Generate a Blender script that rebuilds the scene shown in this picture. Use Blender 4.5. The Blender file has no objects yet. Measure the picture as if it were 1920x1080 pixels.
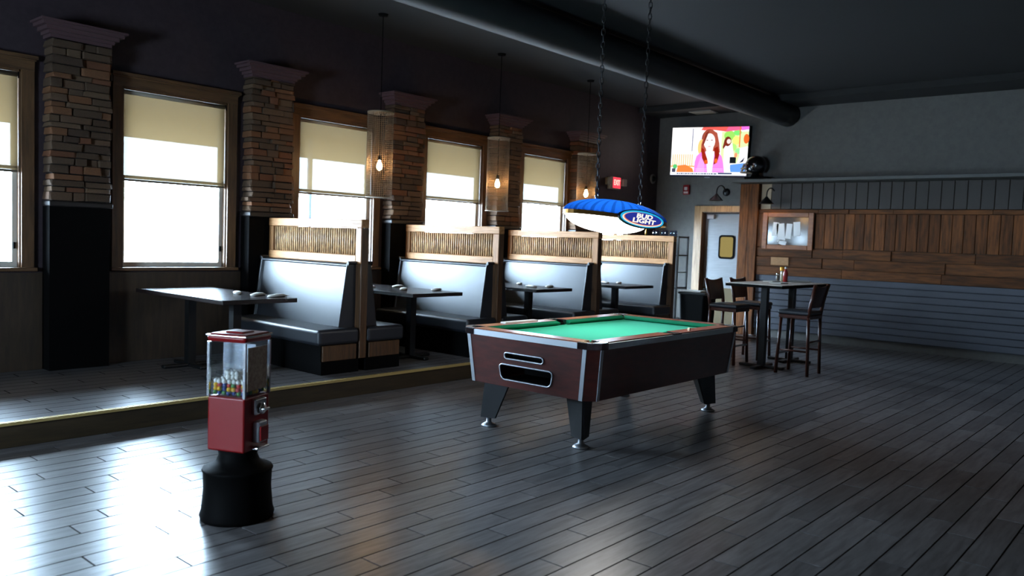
import bpy, bmesh, math, random
from mathutils import Vector, Matrix
random.seed(7)
C = bpy.context.scene.collection
R = math.radians
PI = math.pi

# ------------------------------------------------------------------ camera, world, light, exposure
CAM = Vector((0.0, -7.5511, 1.5424))
FW = Vector((0.75349153, 0.654802, -0.05903263)); RT = Vector((0.65712855, -0.75291288, 0.03611462)); UP = Vector((0.0207985, 0.06600409, 0.99760257))
cd = bpy.data.cameras.new('camera'); co = bpy.data.objects.new('camera', cd); C.objects.link(co)
m = Matrix((RT, UP, -FW)).transposed().to_4x4(); m.translation = CAM
co.matrix_world = m
cd.sensor_width = 36; cd.lens = 1513.3 / 1920 * 36; cd.clip_start = .05; cd.clip_end = 200
cd.dof.use_dof = True; cd.dof.focus_distance = 6.8; cd.dof.aperture_fstop = 2.0
sc = bpy.context.scene
sc.camera = co
vs = sc.view_settings
vs.view_transform = 'Standard'; vs.look = 'None'; vs.gamma = 1; vs.use_curve_mapping = False; vs.exposure = 0.0
SKY = 105.0
w = bpy.data.worlds.new('sky'); sc.world = w; w.use_nodes = True
bg = w.node_tree.nodes['Background']; bg.inputs[0].default_value = (.56, .78, 1.0, 1); bg.inputs[1].default_value = SKY
cy = sc.cycles
cy.use_denoising = True; cy.max_bounces = 8; cy.diffuse_bounces = 4; cy.glossy_bounces = 4; cy.transmission_bounces = 6; cy.transparent_max_bounces = 12
cy.sample_clamp_indirect = 6; cy.caustics_reflective = False; cy.caustics_refractive = False
YW = .75            # inner face of the window wall
XB = 13.75          # inner face of the back wall
ZC = 4.1            # ceiling
ZP = .17            # booth platform
XL, YR = -3.0, -11.0
DIV = [5.09 + 2.044 * k for k in range(4)]        # booth partitions
WIN = [2.07, 4.11, 6.16, 8.21, 10.27]             # window centres
for i, x in enumerate(WIN + [12.3]):              # sky portals in the openings, they give no light of their own
    ld = bpy.data.lights.new('sky_portal', 'AREA'); ld.shape = 'RECTANGLE'; ld.size = 1.1; ld.size_y = 1.8 if x < 12 else 2.0
    ld.cycles.is_portal = True
    lo = bpy.data.objects.new('sky_portal', ld); C.objects.link(lo); lo.location = (x, YW + .14, 2.03 if x < 12 else 1.2); lo.rotation_euler = (-PI / 2, 0, 0)

ld = bpy.data.lights.new('sky_portal', 'AREA'); ld.shape = 'RECTANGLE'; ld.size = 1.25; ld.size_y = 1.3; ld.cycles.is_portal = True
lo = bpy.data.objects.new('sky_portal', ld); C.objects.link(lo); lo.location = (XL - .13, -3.2, 1.575); lo.rotation_euler = (0, -PI / 2, 0)

# ------------------------------------------------------------------ helpers
def S(r, g, b):
    f = lambda c: (c / 255 / 12.92) if c / 255 <= .04045 else ((c / 255 + .055) / 1.055) ** 2.4
    return (f(r), f(g), f(b), 1)

def mat(name, col, rough=.5, metal=0, spec=.5, var=0, col2=None, scale=(8, 8, 8), noise=1.0, bump=0, bscale=None, coat=0, detail=5, stain=None):
    """Principled; col2 mixed in by stretched noise (grain), var = per-object brightness variation"""
    m = bpy.data.materials.new(name); m.use_nodes = True
    nt = m.node_tree; N = nt.nodes; L = nt.links; b = N['Principled BSDF']
    b.inputs['Roughness'].default_value = rough; b.inputs['Metallic'].default_value = metal; b.inputs['Specular IOR Level'].default_value = spec
    b.inputs['Coat Weight'].default_value = coat
    b.inputs['Base Color'].default_value = col
    src = None
    tc = N.new('ShaderNodeTexCoord'); mp = N.new('ShaderNodeMapping'); L.new(tc.outputs['Object'], mp.inputs[0]); mp.inputs['Scale'].default_value = scale
    oi = N.new('ShaderNodeObjectInfo')
    ad = N.new('ShaderNodeVectorMath'); ad.operation = 'MULTIPLY_ADD'
    L.new(oi.outputs['Random'], ad.inputs[0]); ad.inputs[1].default_value = (37, 53, 71); L.new(mp.outputs[0], ad.inputs[2])
    if col2 is not None:
        nz = N.new('ShaderNodeTexNoise'); nz.inputs['Scale'].default_value = noise; nz.inputs['Detail'].default_value = detail; nz.inputs['Roughness'].default_value = .62
        L.new(ad.outputs[0], nz.inputs['Vector'])
        rp = N.new('ShaderNodeValToRGB'); rp.color_ramp.elements[0].position = .36; rp.color_ramp.elements[1].position = .64
        rp.color_ramp.elements[0].color = col; rp.color_ramp.elements[1].color = col2
        L.new(nz.outputs[0], rp.inputs[0]); src = rp.outputs[0]
    if var:
        mr = N.new('ShaderNodeMapRange'); mr.inputs[3].default_value = 1 - var; mr.inputs[4].default_value = 1 + var
        L.new(oi.outputs['Random'], mr.inputs[0])
        mx = N.new('ShaderNodeMix'); mx.data_type = 'RGBA'; mx.blend_type = 'MULTIPLY'; mx.inputs[0].default_value = 1
        if src: L.new(src, mx.inputs[6])
        else: mx.inputs[6].default_value = col
        L.new(mr.outputs[0], mx.inputs[7]); src = mx.outputs[2]
    if src: L.new(src, b.inputs['Base Color'])
    if bump:
        n2 = N.new('ShaderNodeTexNoise'); n2.inputs['Scale'].default_value = bscale or noise * 3; n2.inputs['Detail'].default_value = 4
        L.new(ad.outputs[0], n2.inputs['Vector'])
        bp = N.new('ShaderNodeBump'); bp.inputs['Strength'].default_value = bump; bp.inputs['Distance'].default_value = .01
        L.new(n2.outputs[0], bp.inputs['Height']); L.new(bp.outputs[0], b.inputs['Normal'])
    return m

def emit(name, col, s):
    m = bpy.data.materials.new(name); m.use_nodes = True; nt = m.node_tree; nt.nodes.clear()
    e = nt.nodes.new('ShaderNodeEmission'); e.inputs[0].default_value = col; e.inputs[1].default_value = s
    o = nt.nodes.new('ShaderNodeOutputMaterial'); nt.links.new(e.outputs[0], o.inputs[0]); return m

def glass_mat(name, tint=(1, 1, 1, 1), rough=.02, k=1.0):
    """thin pane: clear with a fresnel sheen"""
    m = bpy.data.materials.new(name); m.use_nodes = True; nt = m.node_tree; nt.nodes.clear(); N = nt.nodes; L = nt.links
    t = N.new('ShaderNodeBsdfTransparent'); t.inputs[0].default_value = tint
    g = N.new('ShaderNodeBsdfGlossy'); g.inputs['Roughness'].default_value = rough
    f = N.new('ShaderNodeLayerWeight'); pw = N.new('ShaderNodeMath'); pw.operation = 'POWER'; pw.inputs[1].default_value = 4.5; L.new(f.outputs['Facing'], pw.inputs[0])
    mu = N.new('ShaderNodeMath'); mu.operation = 'MULTIPLY_ADD'; mu.inputs[1].default_value = .9 * k; mu.inputs[2].default_value = .045 * k; mu.use_clamp = True; L.new(pw.outputs[0], mu.inputs[0])
    x = N.new('ShaderNodeMixShader'); o = N.new('ShaderNodeOutputMaterial')
    L.new(mu.outputs[0], x.inputs[0]); L.new(t.outputs[0], x.inputs[1]); L.new(g.outputs[0], x.inputs[2]); L.new(x.outputs[0], o.inputs[0]); return m

class MB:
    """mesh collector: boxes, prisms, tubes, lathes"""
    def __init__(s): s.v = []; s.f = []; s.mi = []; s.sm = []; s.wn = False
    def add(s, vs, fs, mi=0, M=None, smooth=False):
        o = len(s.v); s.v += [tuple(M @ Vector(v)) if M else tuple(v) for v in vs]
        for f in fs: s.f.append(tuple(i + o for i in f)); s.mi.append(mi); s.sm.append(smooth)
        return s
    def box(s, a, b, mi=0, M=None):
        x0, y0, z0 = a; x1, y1, z1 = b
        return s.add([(x0, y0, z0), (x1, y0, z0), (x1, y1, z0), (x0, y1, z0), (x0, y0, z1), (x1, y0, z1), (x1, y1, z1), (x0, y1, z1)],
              [(0, 3, 2, 1), (4, 5, 6, 7), (0, 1, 5, 4), (1, 2, 6, 5), (2, 3, 7, 6), (3, 0, 4, 7)], mi, M)
    def rbox(s, a, b, r=.01, seg=2, mi=0, M=None, smooth=True):
        s.wn = s.wn or smooth
        bm = bmesh.new(); bmesh.ops.create_cube(bm, size=1)
        for v in bm.verts:
            v.co = Vector([(a[i] + b[i]) / 2 + v.co[i] * (b[i] - a[i]) for i in range(3)])
        bmesh.ops.bevel(bm, geom=bm.edges[:] + bm.verts[:], offset=r, segments=seg, affect='EDGES', profile=.5)
        bm.verts.index_update()
        s.add([v.co.copy() for v in bm.verts], [[v.index for v in f.verts] for f in bm.faces], mi, M, smooth); bm.free(); return s
    def prism(s, poly, z0, z1, mi=0, M=None, poly1=None):
        """polygon in xy from z0 to z1 (poly1: the upper outline)"""
        n = len(poly); q = poly1 or poly
        vs = [(p[0], p[1], z0) for p in poly] + [(p[0], p[1], z1) for p in q]
        fs = [tuple(range(n - 1, -1, -1)), tuple(range(n, 2 * n))] + [(i, (i + 1) % n, n + (i + 1) % n, n + i) for i in range(n)]
        return s.add(vs, fs, mi, M)
    def lathe(s, prof, n=16, mi=0, M=None, smooth=True, sx=1, sy=1):
        vs = []; fs = []
        for r, z in prof:
            for k in range(n): vs.append((r * sx * math.cos(2 * PI * k / n), r * sy * math.sin(2 * PI * k / n), z))
        for i in range(len(prof) - 1):
            for k in range(n): fs.append((i * n + k, i * n + (k + 1) % n, (i + 1) * n + (k + 1) % n, (i + 1) * n + k))
        if prof[0][0] > 1e-6: fs.append(tuple(range(n - 1, -1, -1)))
        if prof[-1][0] > 1e-6: fs.append(tuple((len(prof) - 1) * n + k for k in range(n)))
        return s.add(vs, fs, mi, M, smooth)
    def tube(s, pts, r, n=8, mi=0, closed=False, smooth=True, M=None, r2=None):
        pts = [Vector(p) for p in pts]; vs = []; fs = []; m = len(pts); prev = None
        for i, p in enumerate(pts):
            a = pts[(i - 1) % m] if (closed or i > 0) else p; b = pts[(i + 1) % m] if (closed or i < m - 1) else p
            t = (b - a).normalized()
            if prev is None:
                u = t.orthogonal().normalized()
            else:
                u = (prev - t * prev.dot(t)); u = u.normalized() if u.length > 1e-6 else t.orthogonal().normalized()
            prev = u; v = t.cross(u)
            rr = r if r2 is None else r + (r2 - r) * i / max(1, m - 1)
            for k in range(n):
                an = 2 * PI * k / n; vs.append(p + (u * math.cos(an) + v * math.sin(an)) * rr)
        for i in range(m if closed else m - 1):
            j = (i + 1) % m
            for k in range(n): fs.append((i * n + k, i * n + (k + 1) % n, j * n + (k + 1) % n, j * n + k))
        if not closed: fs += [tuple(range(n - 1, -1, -1)), tuple((m - 1) * n + k for k in range(n))]
        return s.add(vs, fs, mi, M, smooth)
    def mesh(s, name, mats):
        me = bpy.data.meshes.new(name); me.from_pydata(s.v, [], s.f)
        for q in (mats if isinstance(mats, (list, tuple)) else [mats]): me.materials.append(q)
        me.polygons.foreach_set('material_index', s.mi); me.polygons.foreach_set('use_smooth', s.sm)
        bm = bmesh.new(); bm.from_mesh(me); bmesh.ops.recalc_face_normals(bm, faces=bm.faces); bm.to_mesh(me); bm.free()
        me.update(); return me

def put(name, me, parent=None, loc=(0, 0, 0), rot=(0, 0, 0), scale=None, label=None, kind=None):
    o = bpy.data.objects.new(name, me); C.objects.link(o); o.location = loc; o.rotation_euler = rot
    if scale: o.scale = scale
    if parent: o.parent = parent
    if label: o['label'] = label
    if kind: o['kind'] = kind
    return o
def obj(name, mb, mats, parent=None, **k):
    o = put(name, mb.mesh(name, mats), parent, **k)
    if mb.wn: md = o.modifiers.new('weighted_normals', 'WEIGHTED_NORMAL'); md.weight = 100; md.keep_sharp = True
    return o
def tag(o, label, cat, group=None):
    o['label'] = label; o['category'] = cat
    if group: o['group'] = group
    return o
def thing(name, label, cat, loc=(0, 0, 0), rz=0, group=None):
    o = bpy.data.objects.new(name, None); C.objects.link(o); o.location = loc; o.rotation_euler = (0, 0, rz); o.empty_display_size = .1
    return tag(o, label, cat, group)
def struct(name, mb, mats, parent=None):
    o = obj(name, mb, mats, parent)
    if not parent: o['kind'] = 'structure'
    return o
def sempty(name, loc=(0, 0, 0)):
    o = bpy.data.objects.new(name, None); C.objects.link(o); o.location = loc; o['kind'] = 'structure'; return o
def copy_tree(o, parent=None):
    c = o.copy(); C.objects.link(c)
    if parent: c.parent = parent
    for ch in o.children: copy_tree(ch, c)
    return c
def relabel(o, label): o['label'] = label; return o
def ell(rx, ry, n=32, cx=0, cy=0): return [(cx + rx * math.cos(2 * PI * k / n), cy + ry * math.sin(2 * PI * k / n)) for k in range(n)]
def rrect(x0, y0, x1, y1, r, n=5):
    p = []
    for cx, cy_, a in ((x1 - r, y1 - r, 0), (x0 + r, y1 - r, 90), (x0 + r, y0 + r, 180), (x1 - r, y0 + r, 270)):
        for k in range(n + 1): t = R(a + 90 * k / n); p.append((cx + r * math.cos(t), cy_ + r * math.sin(t)))
    return p
def text_mesh(name, body, size, mt, depth=.002, shear=0, bold=0, align='CENTER', sx=1):
    cu = bpy.data.curves.new(name, 'FONT'); cu.body = body; cu.size = size; cu.extrude = depth; cu.shear = shear; cu.offset = bold; cu.align_x = align; cu.align_y = 'CENTER'; cu.resolution_u = 3
    cu.space_line = .92
    t = bpy.data.objects.new(name, cu); C.objects.link(t)
    dg = bpy.context.evaluated_depsgraph_get(); me = bpy.data.meshes.new_from_object(t.evaluated_get(dg)); me.name = name
    bpy.data.objects.remove(t); bpy.data.curves.remove(cu)
    me.materials.clear(); me.materials.append(mt)
    for v in me.vertices: v.co.x *= sx
    return me

# ------------------------------------------------------------------ materials
M_plum = mat('plum_paint', S(58, 46, 50), .55, col2=S(50, 39, 43), noise=2)
M_dark = mat('dark_brown_paint', S(40, 34, 32), .5, col2=S(34, 29, 28), noise=2)
M_grey = mat('grey_paint', S(100, 97, 92), .65, col2=S(92, 89, 85), noise=1.5)
M_ceil = mat('black_ceiling', S(30, 29, 28), .8)
M_black = mat('black_paint', S(12, 11, 11), .6, spec=.03)
M_blackmetal = mat('black_metal', S(22, 22, 23), .4, metal=.3)
M_tile = mat('wood_look_tile', S(116, 112, 112), .28, var=.22, col2=S(86, 82, 82), scale=(1.2, 10, 1), noise=3.5, bump=.06, bscale=9, spec=.6)
M_grout = mat('grout', S(26, 23, 22), .8, spec=.1)
M_oak = mat('oak_wood', S(186, 136, 88), .5, spec=.3, col2=S(150, 102, 60), scale=(14, 1.2, 14), noise=3.2, var=.06, bump=.08)
M_oakv = mat('oak_wood_upright', S(170, 122, 78), .5, spec=.3, col2=S(140, 94, 56), scale=(14, 14, 1.2), noise=3.2, var=.06, bump=.08)
M_oakd = mat('dark_oak', S(98, 68, 42), .45, col2=S(66, 45, 29), scale=(12, 12, 1.2), noise=3, bump=.1)
M_casing = mat('stained_casing', S(104, 74, 48), .45, col2=S(74, 52, 34), scale=(10, 10, 1), noise=3, bump=.1)
M_casingh = mat('stained_casing_level', S(104, 74, 48), .45, col2=S(74, 52, 34), scale=(1, 10, 10), noise=3, bump=.1)
M_bamboo = mat('bamboo_slat', S(206, 164, 116), .5, var=.25, col2=S(136, 104, 76), scale=(6, 6, 5), noise=2.6, spec=.3)
M_vinyl = mat('black_vinyl', S(28, 31, 38), .45, spec=.75, bump=.05, noise=30, bscale=60)
M_laminate = mat('dark_laminate', S(40, 30, 28), .22, spec=.5, col2=S(30, 23, 22), scale=(2, 12, 2), noise=3)
M_white = mat('white_vinyl_frame', S(206, 200, 188), .45)
M_napkin = mat('napkin_cloth', S(208, 204, 198), .8)
M_chrome = mat('chrome', S(205, 205, 208), .18, metal=1)
M_alu = mat('brushed_aluminium', S(172, 175, 180), .45, metal=1)
M_darkchrome = mat('dark_chrome', S(70, 58, 60), .2, metal=1)
M_mahog = mat('mahogany_laminate', S(76, 28, 21), .36, col2=S(56, 21, 16), scale=(2.5, 2.5, 12), noise=2.2, spec=.5)
M_railwood = mat('rail_wood', S(150, 76, 44), .3, col2=S(112, 52, 32), scale=(3, 14, 14), noise=2.5)
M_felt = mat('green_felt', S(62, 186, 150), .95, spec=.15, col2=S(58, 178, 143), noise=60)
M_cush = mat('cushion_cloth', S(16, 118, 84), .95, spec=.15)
M_steel = mat('stainless_steel', S(132, 132, 134), .5, metal=.4, col2=S(124, 124, 126), scale=(1, 1, 14), noise=4, bump=.05, bscale=1.5)
M_red = mat('red_enamel', S(126, 8, 12), .35, spec=.35)
M_redsign = emit('exit_red', (1.0, .05, .08, 1), 1.5)
M_exitglow = emit('exit_letters', (1.0, .50, .42, 1), 1.6)
M_beige = mat('beige_plastic', S(150, 140, 124), .5)
M_stone = None
def stone_mat():
    m = mat('ledger_stone', S(132, 102, 76), .8, col2=S(98, 76, 60), noise=5, scale=(3, 3, 6), bump=.5, bscale=12, var=0)
    nt = m.node_tree; N = nt.nodes; L = nt.links; b = N['Principled BSDF']
    src = b.inputs['Base Color'].links[0].from_socket
    oi = N.new('ShaderNodeObjectInfo'); rp = N.new('ShaderNodeValToRGB'); cr = rp.color_ramp; cr.interpolation = 'CONSTANT'
    cols = [(0, (.62, .58, .52)), (.18, (1.0, .92, .85)), (.36, (1.35, .85, .62)), (.5, (.8, .78, .74)), (.66, (1.1, 1.08, 1.0)), (.8, (1.5, 1.05, .72)), (.92, (.5, .46, .44))]
    while len(cr.elements) < len(cols): cr.elements.new(.5)
    for e, (p, c) in zip(cr.elements, cols): e.position = p; e.color = (*[x * .62 for x in c], 1)
    L.new(oi.outputs['Random'], rp.inputs[0])
    mx = N.new('ShaderNodeMix'); mx.data_type = 'RGBA'; mx.blend_type = 'MULTIPLY'; mx.inputs[0].default_value = 1
    L.new(src, mx.inputs[6]); L.new(rp.outputs[0], mx.inputs[7]); L.new(mx.outputs[2], b.inputs['Base Color']); return m
M_stone = stone_mat()
M_barn = mat('reclaimed_board', S(122, 72, 38), .7, spec=.2, var=.3, col2=S(72, 45, 26), scale=(9, 9, 1), noise=2.5, bump=.2)
M_barnh = mat('reclaimed_board_level', S(116, 70, 38), .7, spec=.2, var=.28, col2=S(70, 45, 28), scale=(9, 1, 9), noise=2.5, bump=.2)
M_siding = mat('blue_grey_siding', S(76, 78, 88), .55, var=.12, col2=S(70, 72, 80), scale=(6, 1, 6), noise=3)
M_glass = glass_mat('window_glass', k=.8)
M_wire = mat('galvanised_wire', S(150, 128, 102), .5, metal=.4)
M_bulb = emit('bulb_glow', (1.0, .60, .25, 1), 190)
M_concrete = mat('outside_paving', S(150, 150, 150), .9)
M_porch = mat('porch_ceiling', S(150, 120, 84), .8)
M_porchpost = mat('porch_post', S(140, 160, 200), .7)
def shade_mat():
    m = bpy.data.materials.new('roller_shade_fabric'); m.use_nodes = True; nt = m.node_tree; nt.nodes.clear(); N = nt.nodes; L = nt.links
    t = N.new('ShaderNodeBsdfTransparent'); t.inputs[0].default_value = (.96, .98, 1, 1)
    tr = N.new('ShaderNodeBsdfTranslucent'); tr.inputs[0].default_value = (.050, .0325, .0150, 1)
    d = N.new('ShaderNodeBsdfDiffuse'); d.inputs[0].default_value = S(150, 130, 100)
    a = N.new('ShaderNodeMixShader'); a.inputs[0].default_value = .25; L.new(tr.outputs[0], a.inputs[1]); L.new(d.outputs[0], a.inputs[2])
    b = N.new('ShaderNodeMixShader'); b.inputs[0].default_value = .0125; L.new(a.outputs[0], b.inputs[1]); L.new(t.outputs[0], b.inputs[2])
    o = N.new('ShaderNodeOutputMaterial'); L.new(b.outputs[0], o.inputs[0]); return m
M_shade = shade_mat()

# ------------------------------------------------------------------ room shell
# floor: base slab and wood-look tiles laid along the window wall
floor = struct('floor', MB().box((XL, YR, -.12), (XB + .2, -1.39, -.006)), M_grout)
PLw, PLl, G = .15, .92, .009
plank = MB().prism([(G / 2, G / 2), (PLl - G / 2, G / 2), (PLl - G / 2, PLw - G / 2), (G / 2, PLw - G / 2)], -.012, 0).mesh('plank', M_tile)
cells = []
row = 0; y = -1.412 - PLw
while y > YR:
    x = XL - (row % 3) * PLl / 3 - .11 * (row % 2)
    while x < XB:
        c = Vector((x + PLl / 2, y + PLw / 2, 0)); d = c - CAM; dz = d.dot(FW)
        vis = dz > .3 and abs(d.dot(RT) / dz) < .66 and -.42 < d.dot(UP) / dz < .1
        x0, x1 = max(x, XL), min(x + PLl, XB)
        if x1 - x0 > .05: cells.append((c.x, y, x0, x1, (1.54 / dz ** 3) if vis else 0))
        x += PLl
    y -= PLw; row += 1
cells.sort(key=lambda q: -q[4])
for cx, y, x0, x1, a in cells[:300]:
    put('tile', plank, floor, (x0, y, 0), scale=((x1 - x0) / PLl, 1, 1))
far = MB()
for cx, y, x0, x1, a in cells[300:]:
    far.add([(x0 + G / 2, y + G / 2, 0), (x1 - G / 2, y + G / 2, 0), (x1 - G / 2, y + PLw - G / 2, 0), (x0 + G / 2, y + PLw - G / 2, 0)], [(0, 1, 2, 3)])
obj('floor_tiles', far, M_tile, floor, kind='stuff')
# booth platform with its riser and nosing
XP = 12.0
plat = struct('floor_platform', MB().box((XL, -1.39, -.12), (XP, YW, ZP - .006)), M_grout)
M_riser = mat('riser_board', S(62, 50, 33), .45, col2=S(48, 39, 26), scale=(1, 8, 8), noise=3)
obj('riser_board', MB().box((XL, -1.41, 0), (XP + .02, -1.39, ZP - .014)), M_riser, plat)
nos = MB()
nos.box((XL, -1.425, ZP - .016), (XP + .03, -1.375, ZP + .004))
for k in range(240):
    x = 1.2 + k * .045
    nos.box((x, -1.4245, ZP + .003), (x + .03, -1.378, ZP + .0065))
obj('nosing', nos, mat('nosing_metal', S(190, 164, 104), .5, metal=.3), plat)
pt = MB(); r_ = 0; y = -1.377
while y + .02 < YW - .02:
    x = XL - (r_ % 3) * .3
    while x < XP:
        a, b = max(x, XL), min(x + PLl, XP)
        if b - a > .03: pt.add([(a + G / 2, y + G / 2, ZP), (b - G / 2, y + G / 2, ZP), (b - G / 2, min(y + PLw, YW) - G / 2, ZP), (a + G / 2, min(y + PLw, YW) - G / 2, ZP)], [(0, 1, 2, 3)])
        x += PLl
    y += PLw; r_ += 1
obj('platform_tiles', pt, M_tile, plat, kind='stuff')
struct('floor_2', MB().box((XP, -1.39, -.12), (XB + .2, YW, 0)), M_tile)
struct('ceiling', MB().box((XL - .2, YR - .2, ZC), (XB + .4, YW + .4, ZC + .1)), M_ceil)
# window wall with openings
GW, ZS, ZH = .565, 1.13, 2.93                       # half opening, sill and head height
wl = MB(); T = .15
ops = [(x - GW, x + GW, ZS, ZH) for x in WIN] + [(11.72, 12.84, 0, 2.14)]
px = XL - .2
for a, b, z0, z1 in ops:
    wl.box((px, YW, 0), (a, YW + T, ZC)); wl.box((a, YW, z1), (b, YW + T, ZC))
    if z0 > 0: wl.box((a, YW, 0), (b, YW + T, z0))
    px = b
wl.box((px, YW, 0), (XB + .4, YW + T, ZC))
wall = struct('wall_window', wl, M_plum)
LY0, LY1, LZ0, LZ1 = -3.85, -2.55, .95, 2.2          # storefront window in the left wall, beside the viewer
struct('wall_left', MB().box((XL - .2, YR, 0), (XL, LY0, ZC)).box((XL - .2, LY1, 0), (XL, YW, ZC)).box((XL - .2, LY0, 0), (XL, LY1, LZ0)).box((XL - .2, LY0, LZ1), (XL, LY1, ZC)), M_dark)
w6 = sempty('window_6', (XL, 0, 0))
f_ = MB()
for a_, b_ in (((-.12, LY0, LZ0), (-.06, LY0 + .06, LZ1)), ((-.12, LY1 - .06, LZ0), (-.06, LY1, LZ1)), ((-.12, LY0 + .06, LZ0), (-.06, LY1 - .06, LZ0 + .06)), ((-.12, LY0 + .06, LZ1 - .06), (-.06, LY1 - .06, LZ1)), ((-.12, -3.22, LZ0 + .06), (-.06, -3.18, LZ1 - .06))): f_.box(a_, b_)
obj('sash', f_, M_white, w6)
for a_, b_ in ((LY0 + .06, -3.22), (-3.18, LY1 - .06)): obj('pane', MB().add([(-.09, a_, LZ0 + .06), (-.09, b_, LZ0 + .06), (-.09, b_, LZ1 - .06), (-.09, a_, LZ1 - .06)], [(0, 1, 2, 3)]), M_glass, w6)
struct('wall_right', MB().box((XL - .2, YR - .2, 0), (XB + .2, YR, ZC)), M_dark)
wb = MB(); DY0, DY1, DZ = -1.06, -.26, 2.20            # door opening in the back wall
wb.box((XB, DY1, 0), (XB + .2, YW + .3, ZC)); wb.box((XB, DY0, DZ), (XB + .2, DY1, ZC)); wb.box((XB, YR - .2, 0), (XB + .2, DY0, ZC))
wall_back = struct('wall_back', wb, M_grey)
struct('sky_blocker', MB().box((XB + .2, DY0 - .3, 0), (XB + .3, DY1 + .3, DZ + .3)), M_dark)  # unseen backing added to keep the sky out of the door gaps
struct('ceiling_soffit', MB().box((13.0, YR, 4.0), (XB, YW, ZC)), M_ceil)
# dark wainscot under the windows
ws = sempty('trim_1')
wsk = MB()
px = XL
for xc in [1.06, 3.09, 5.13, 7.17, 9.18, 11.17]:
    wsk.box((px, YW - .025, ZP), (xc - .28, YW, ZS - .05)); px = xc + .28
obj('wainscot_panel', wsk, mat('dark_wainscot', S(62, 48, 36), .5, col2=S(46, 36, 28), scale=(8, 8, 1), noise=3), ws)

# windows: casing, jamb, sash, panes
def window(n, xc, zm):
    e = sempty('window_%d' % n, (xc, YW, 0))
    cw = .105
    obj('casing', MB().box((-GW - cw, -.03, ZS - .03), (-GW, 0, ZH)), M_casing, e)
    obj('casing', MB().box((GW, -.03, ZS - .03), (GW + cw, 0, ZH)), M_casing, e)
    h = MB().box((-GW - cw, -.035, ZH), (GW + cw, 0, ZH + .10)); h.box((-GW - cw - .02, -.075, ZH + .10), (GW + cw + .02, 0, ZH + .13)); h.box((-GW - cw - .01, -.05, ZH + .085), (GW + cw + .01, 0, ZH + .10))
    obj('head_casing', h, M_casingh, e)
    obj('sill', MB().rbox((-GW - cw - .02, -.07, ZS - .035), (GW + cw + .02, .10, ZS), .008), M_casingh, e)
    j = MB().box((-GW, 0, ZS), (-GW + .012, .15, ZH)); j.box((GW - .012, 0, ZS), (GW, .15, ZH)); j.box((-GW, 0, ZH - .02), (GW, .15, ZH))
    obj('jamb', j, M_casing, e)
    g = GW - .012
    s = MB()
    for a, b in ((ZS, zm), (zm - .03, ZH - .02)):
        y0 = .06 if a == ZS else .085; wd = .04
        s.box((-g, y0, a), (-g + wd, y0 + .025, b)); s.box((g - wd, y0, a), (g, y0 + .025, b)); s.box((-g + wd, y0, a), (g - wd, y0 + .025, a + (.05 if a == ZS else .03))); s.box((-g + wd, y0, b - .03), (g - wd, y0 + .025, b))
    obj('sash', s, M_white, e)
    for (ya, za, zb_) in ((.072, ZS + .04, zm - .02), (.097, zm - .01, ZH - .04)):
        obj('pane', MB().add([(-g + .03, ya, za), (g - .03, ya, za), (g - .03, ya, zb_), (-g + .03, ya, zb_)], [(0, 1, 2, 3)]), M_glass, e)
    obj('sash_latch', MB().rbox((g - .032, .045, 1.30), (g - .014, .062, 1.36), .004), M_black, e)
    return e
for i, x in enumerate(WIN): window(i + 1, x, (2.06, 2.06, 2.07, 2.12, 2.195)[i])
# roller shades hang inside the openings
def shade(xc, zb, label):
    t = thing('roller_shade', label, 'shade', (xc, YW + .026, 0), group='roller shades in the windows')
    g = GW - .018
    obj('fabric', MB().add([(-g, .0, zb), (g, .0, zb), (g, .0, ZH - .05), (-g, .0, ZH - .05)], [(0, 1, 2, 3)]), M_shade, t)
    obj('bottom_bar', MB().rbox((-g, -.008, zb - .022), (g, .008, zb), .004), mat('shade_bar', S(104, 92, 76), .5), t)
    obj('roller', MB().tube([(-g + .002, 0, ZH - .045), (g - .002, 0, ZH - .045)], .022, 12), M_beige, t)
    obj('bracket', MB().rbox((g - .004, -.03, ZH - .08), (g + .006, -.022, ZH - .022), .003), M_black, t)
    return t
shade(WIN[0], 2.02, 'cream roller shade at the far left end of the window wall')
shade(WIN[1], 2.02, 'cream roller shade in the window left of the leftmost stone pillar with a booth')
shade(WIN[2], 2.03, 'largest cream roller shade, in the window behind the nearest booth')
shade(WIN[3], 2.08, 'cream roller shade in the middle window, between the first and second hanging wire lamps')
shade(WIN[4], 2.155, 'smallest cream roller shade, in the window left of the blue pool table lamp')

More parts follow.
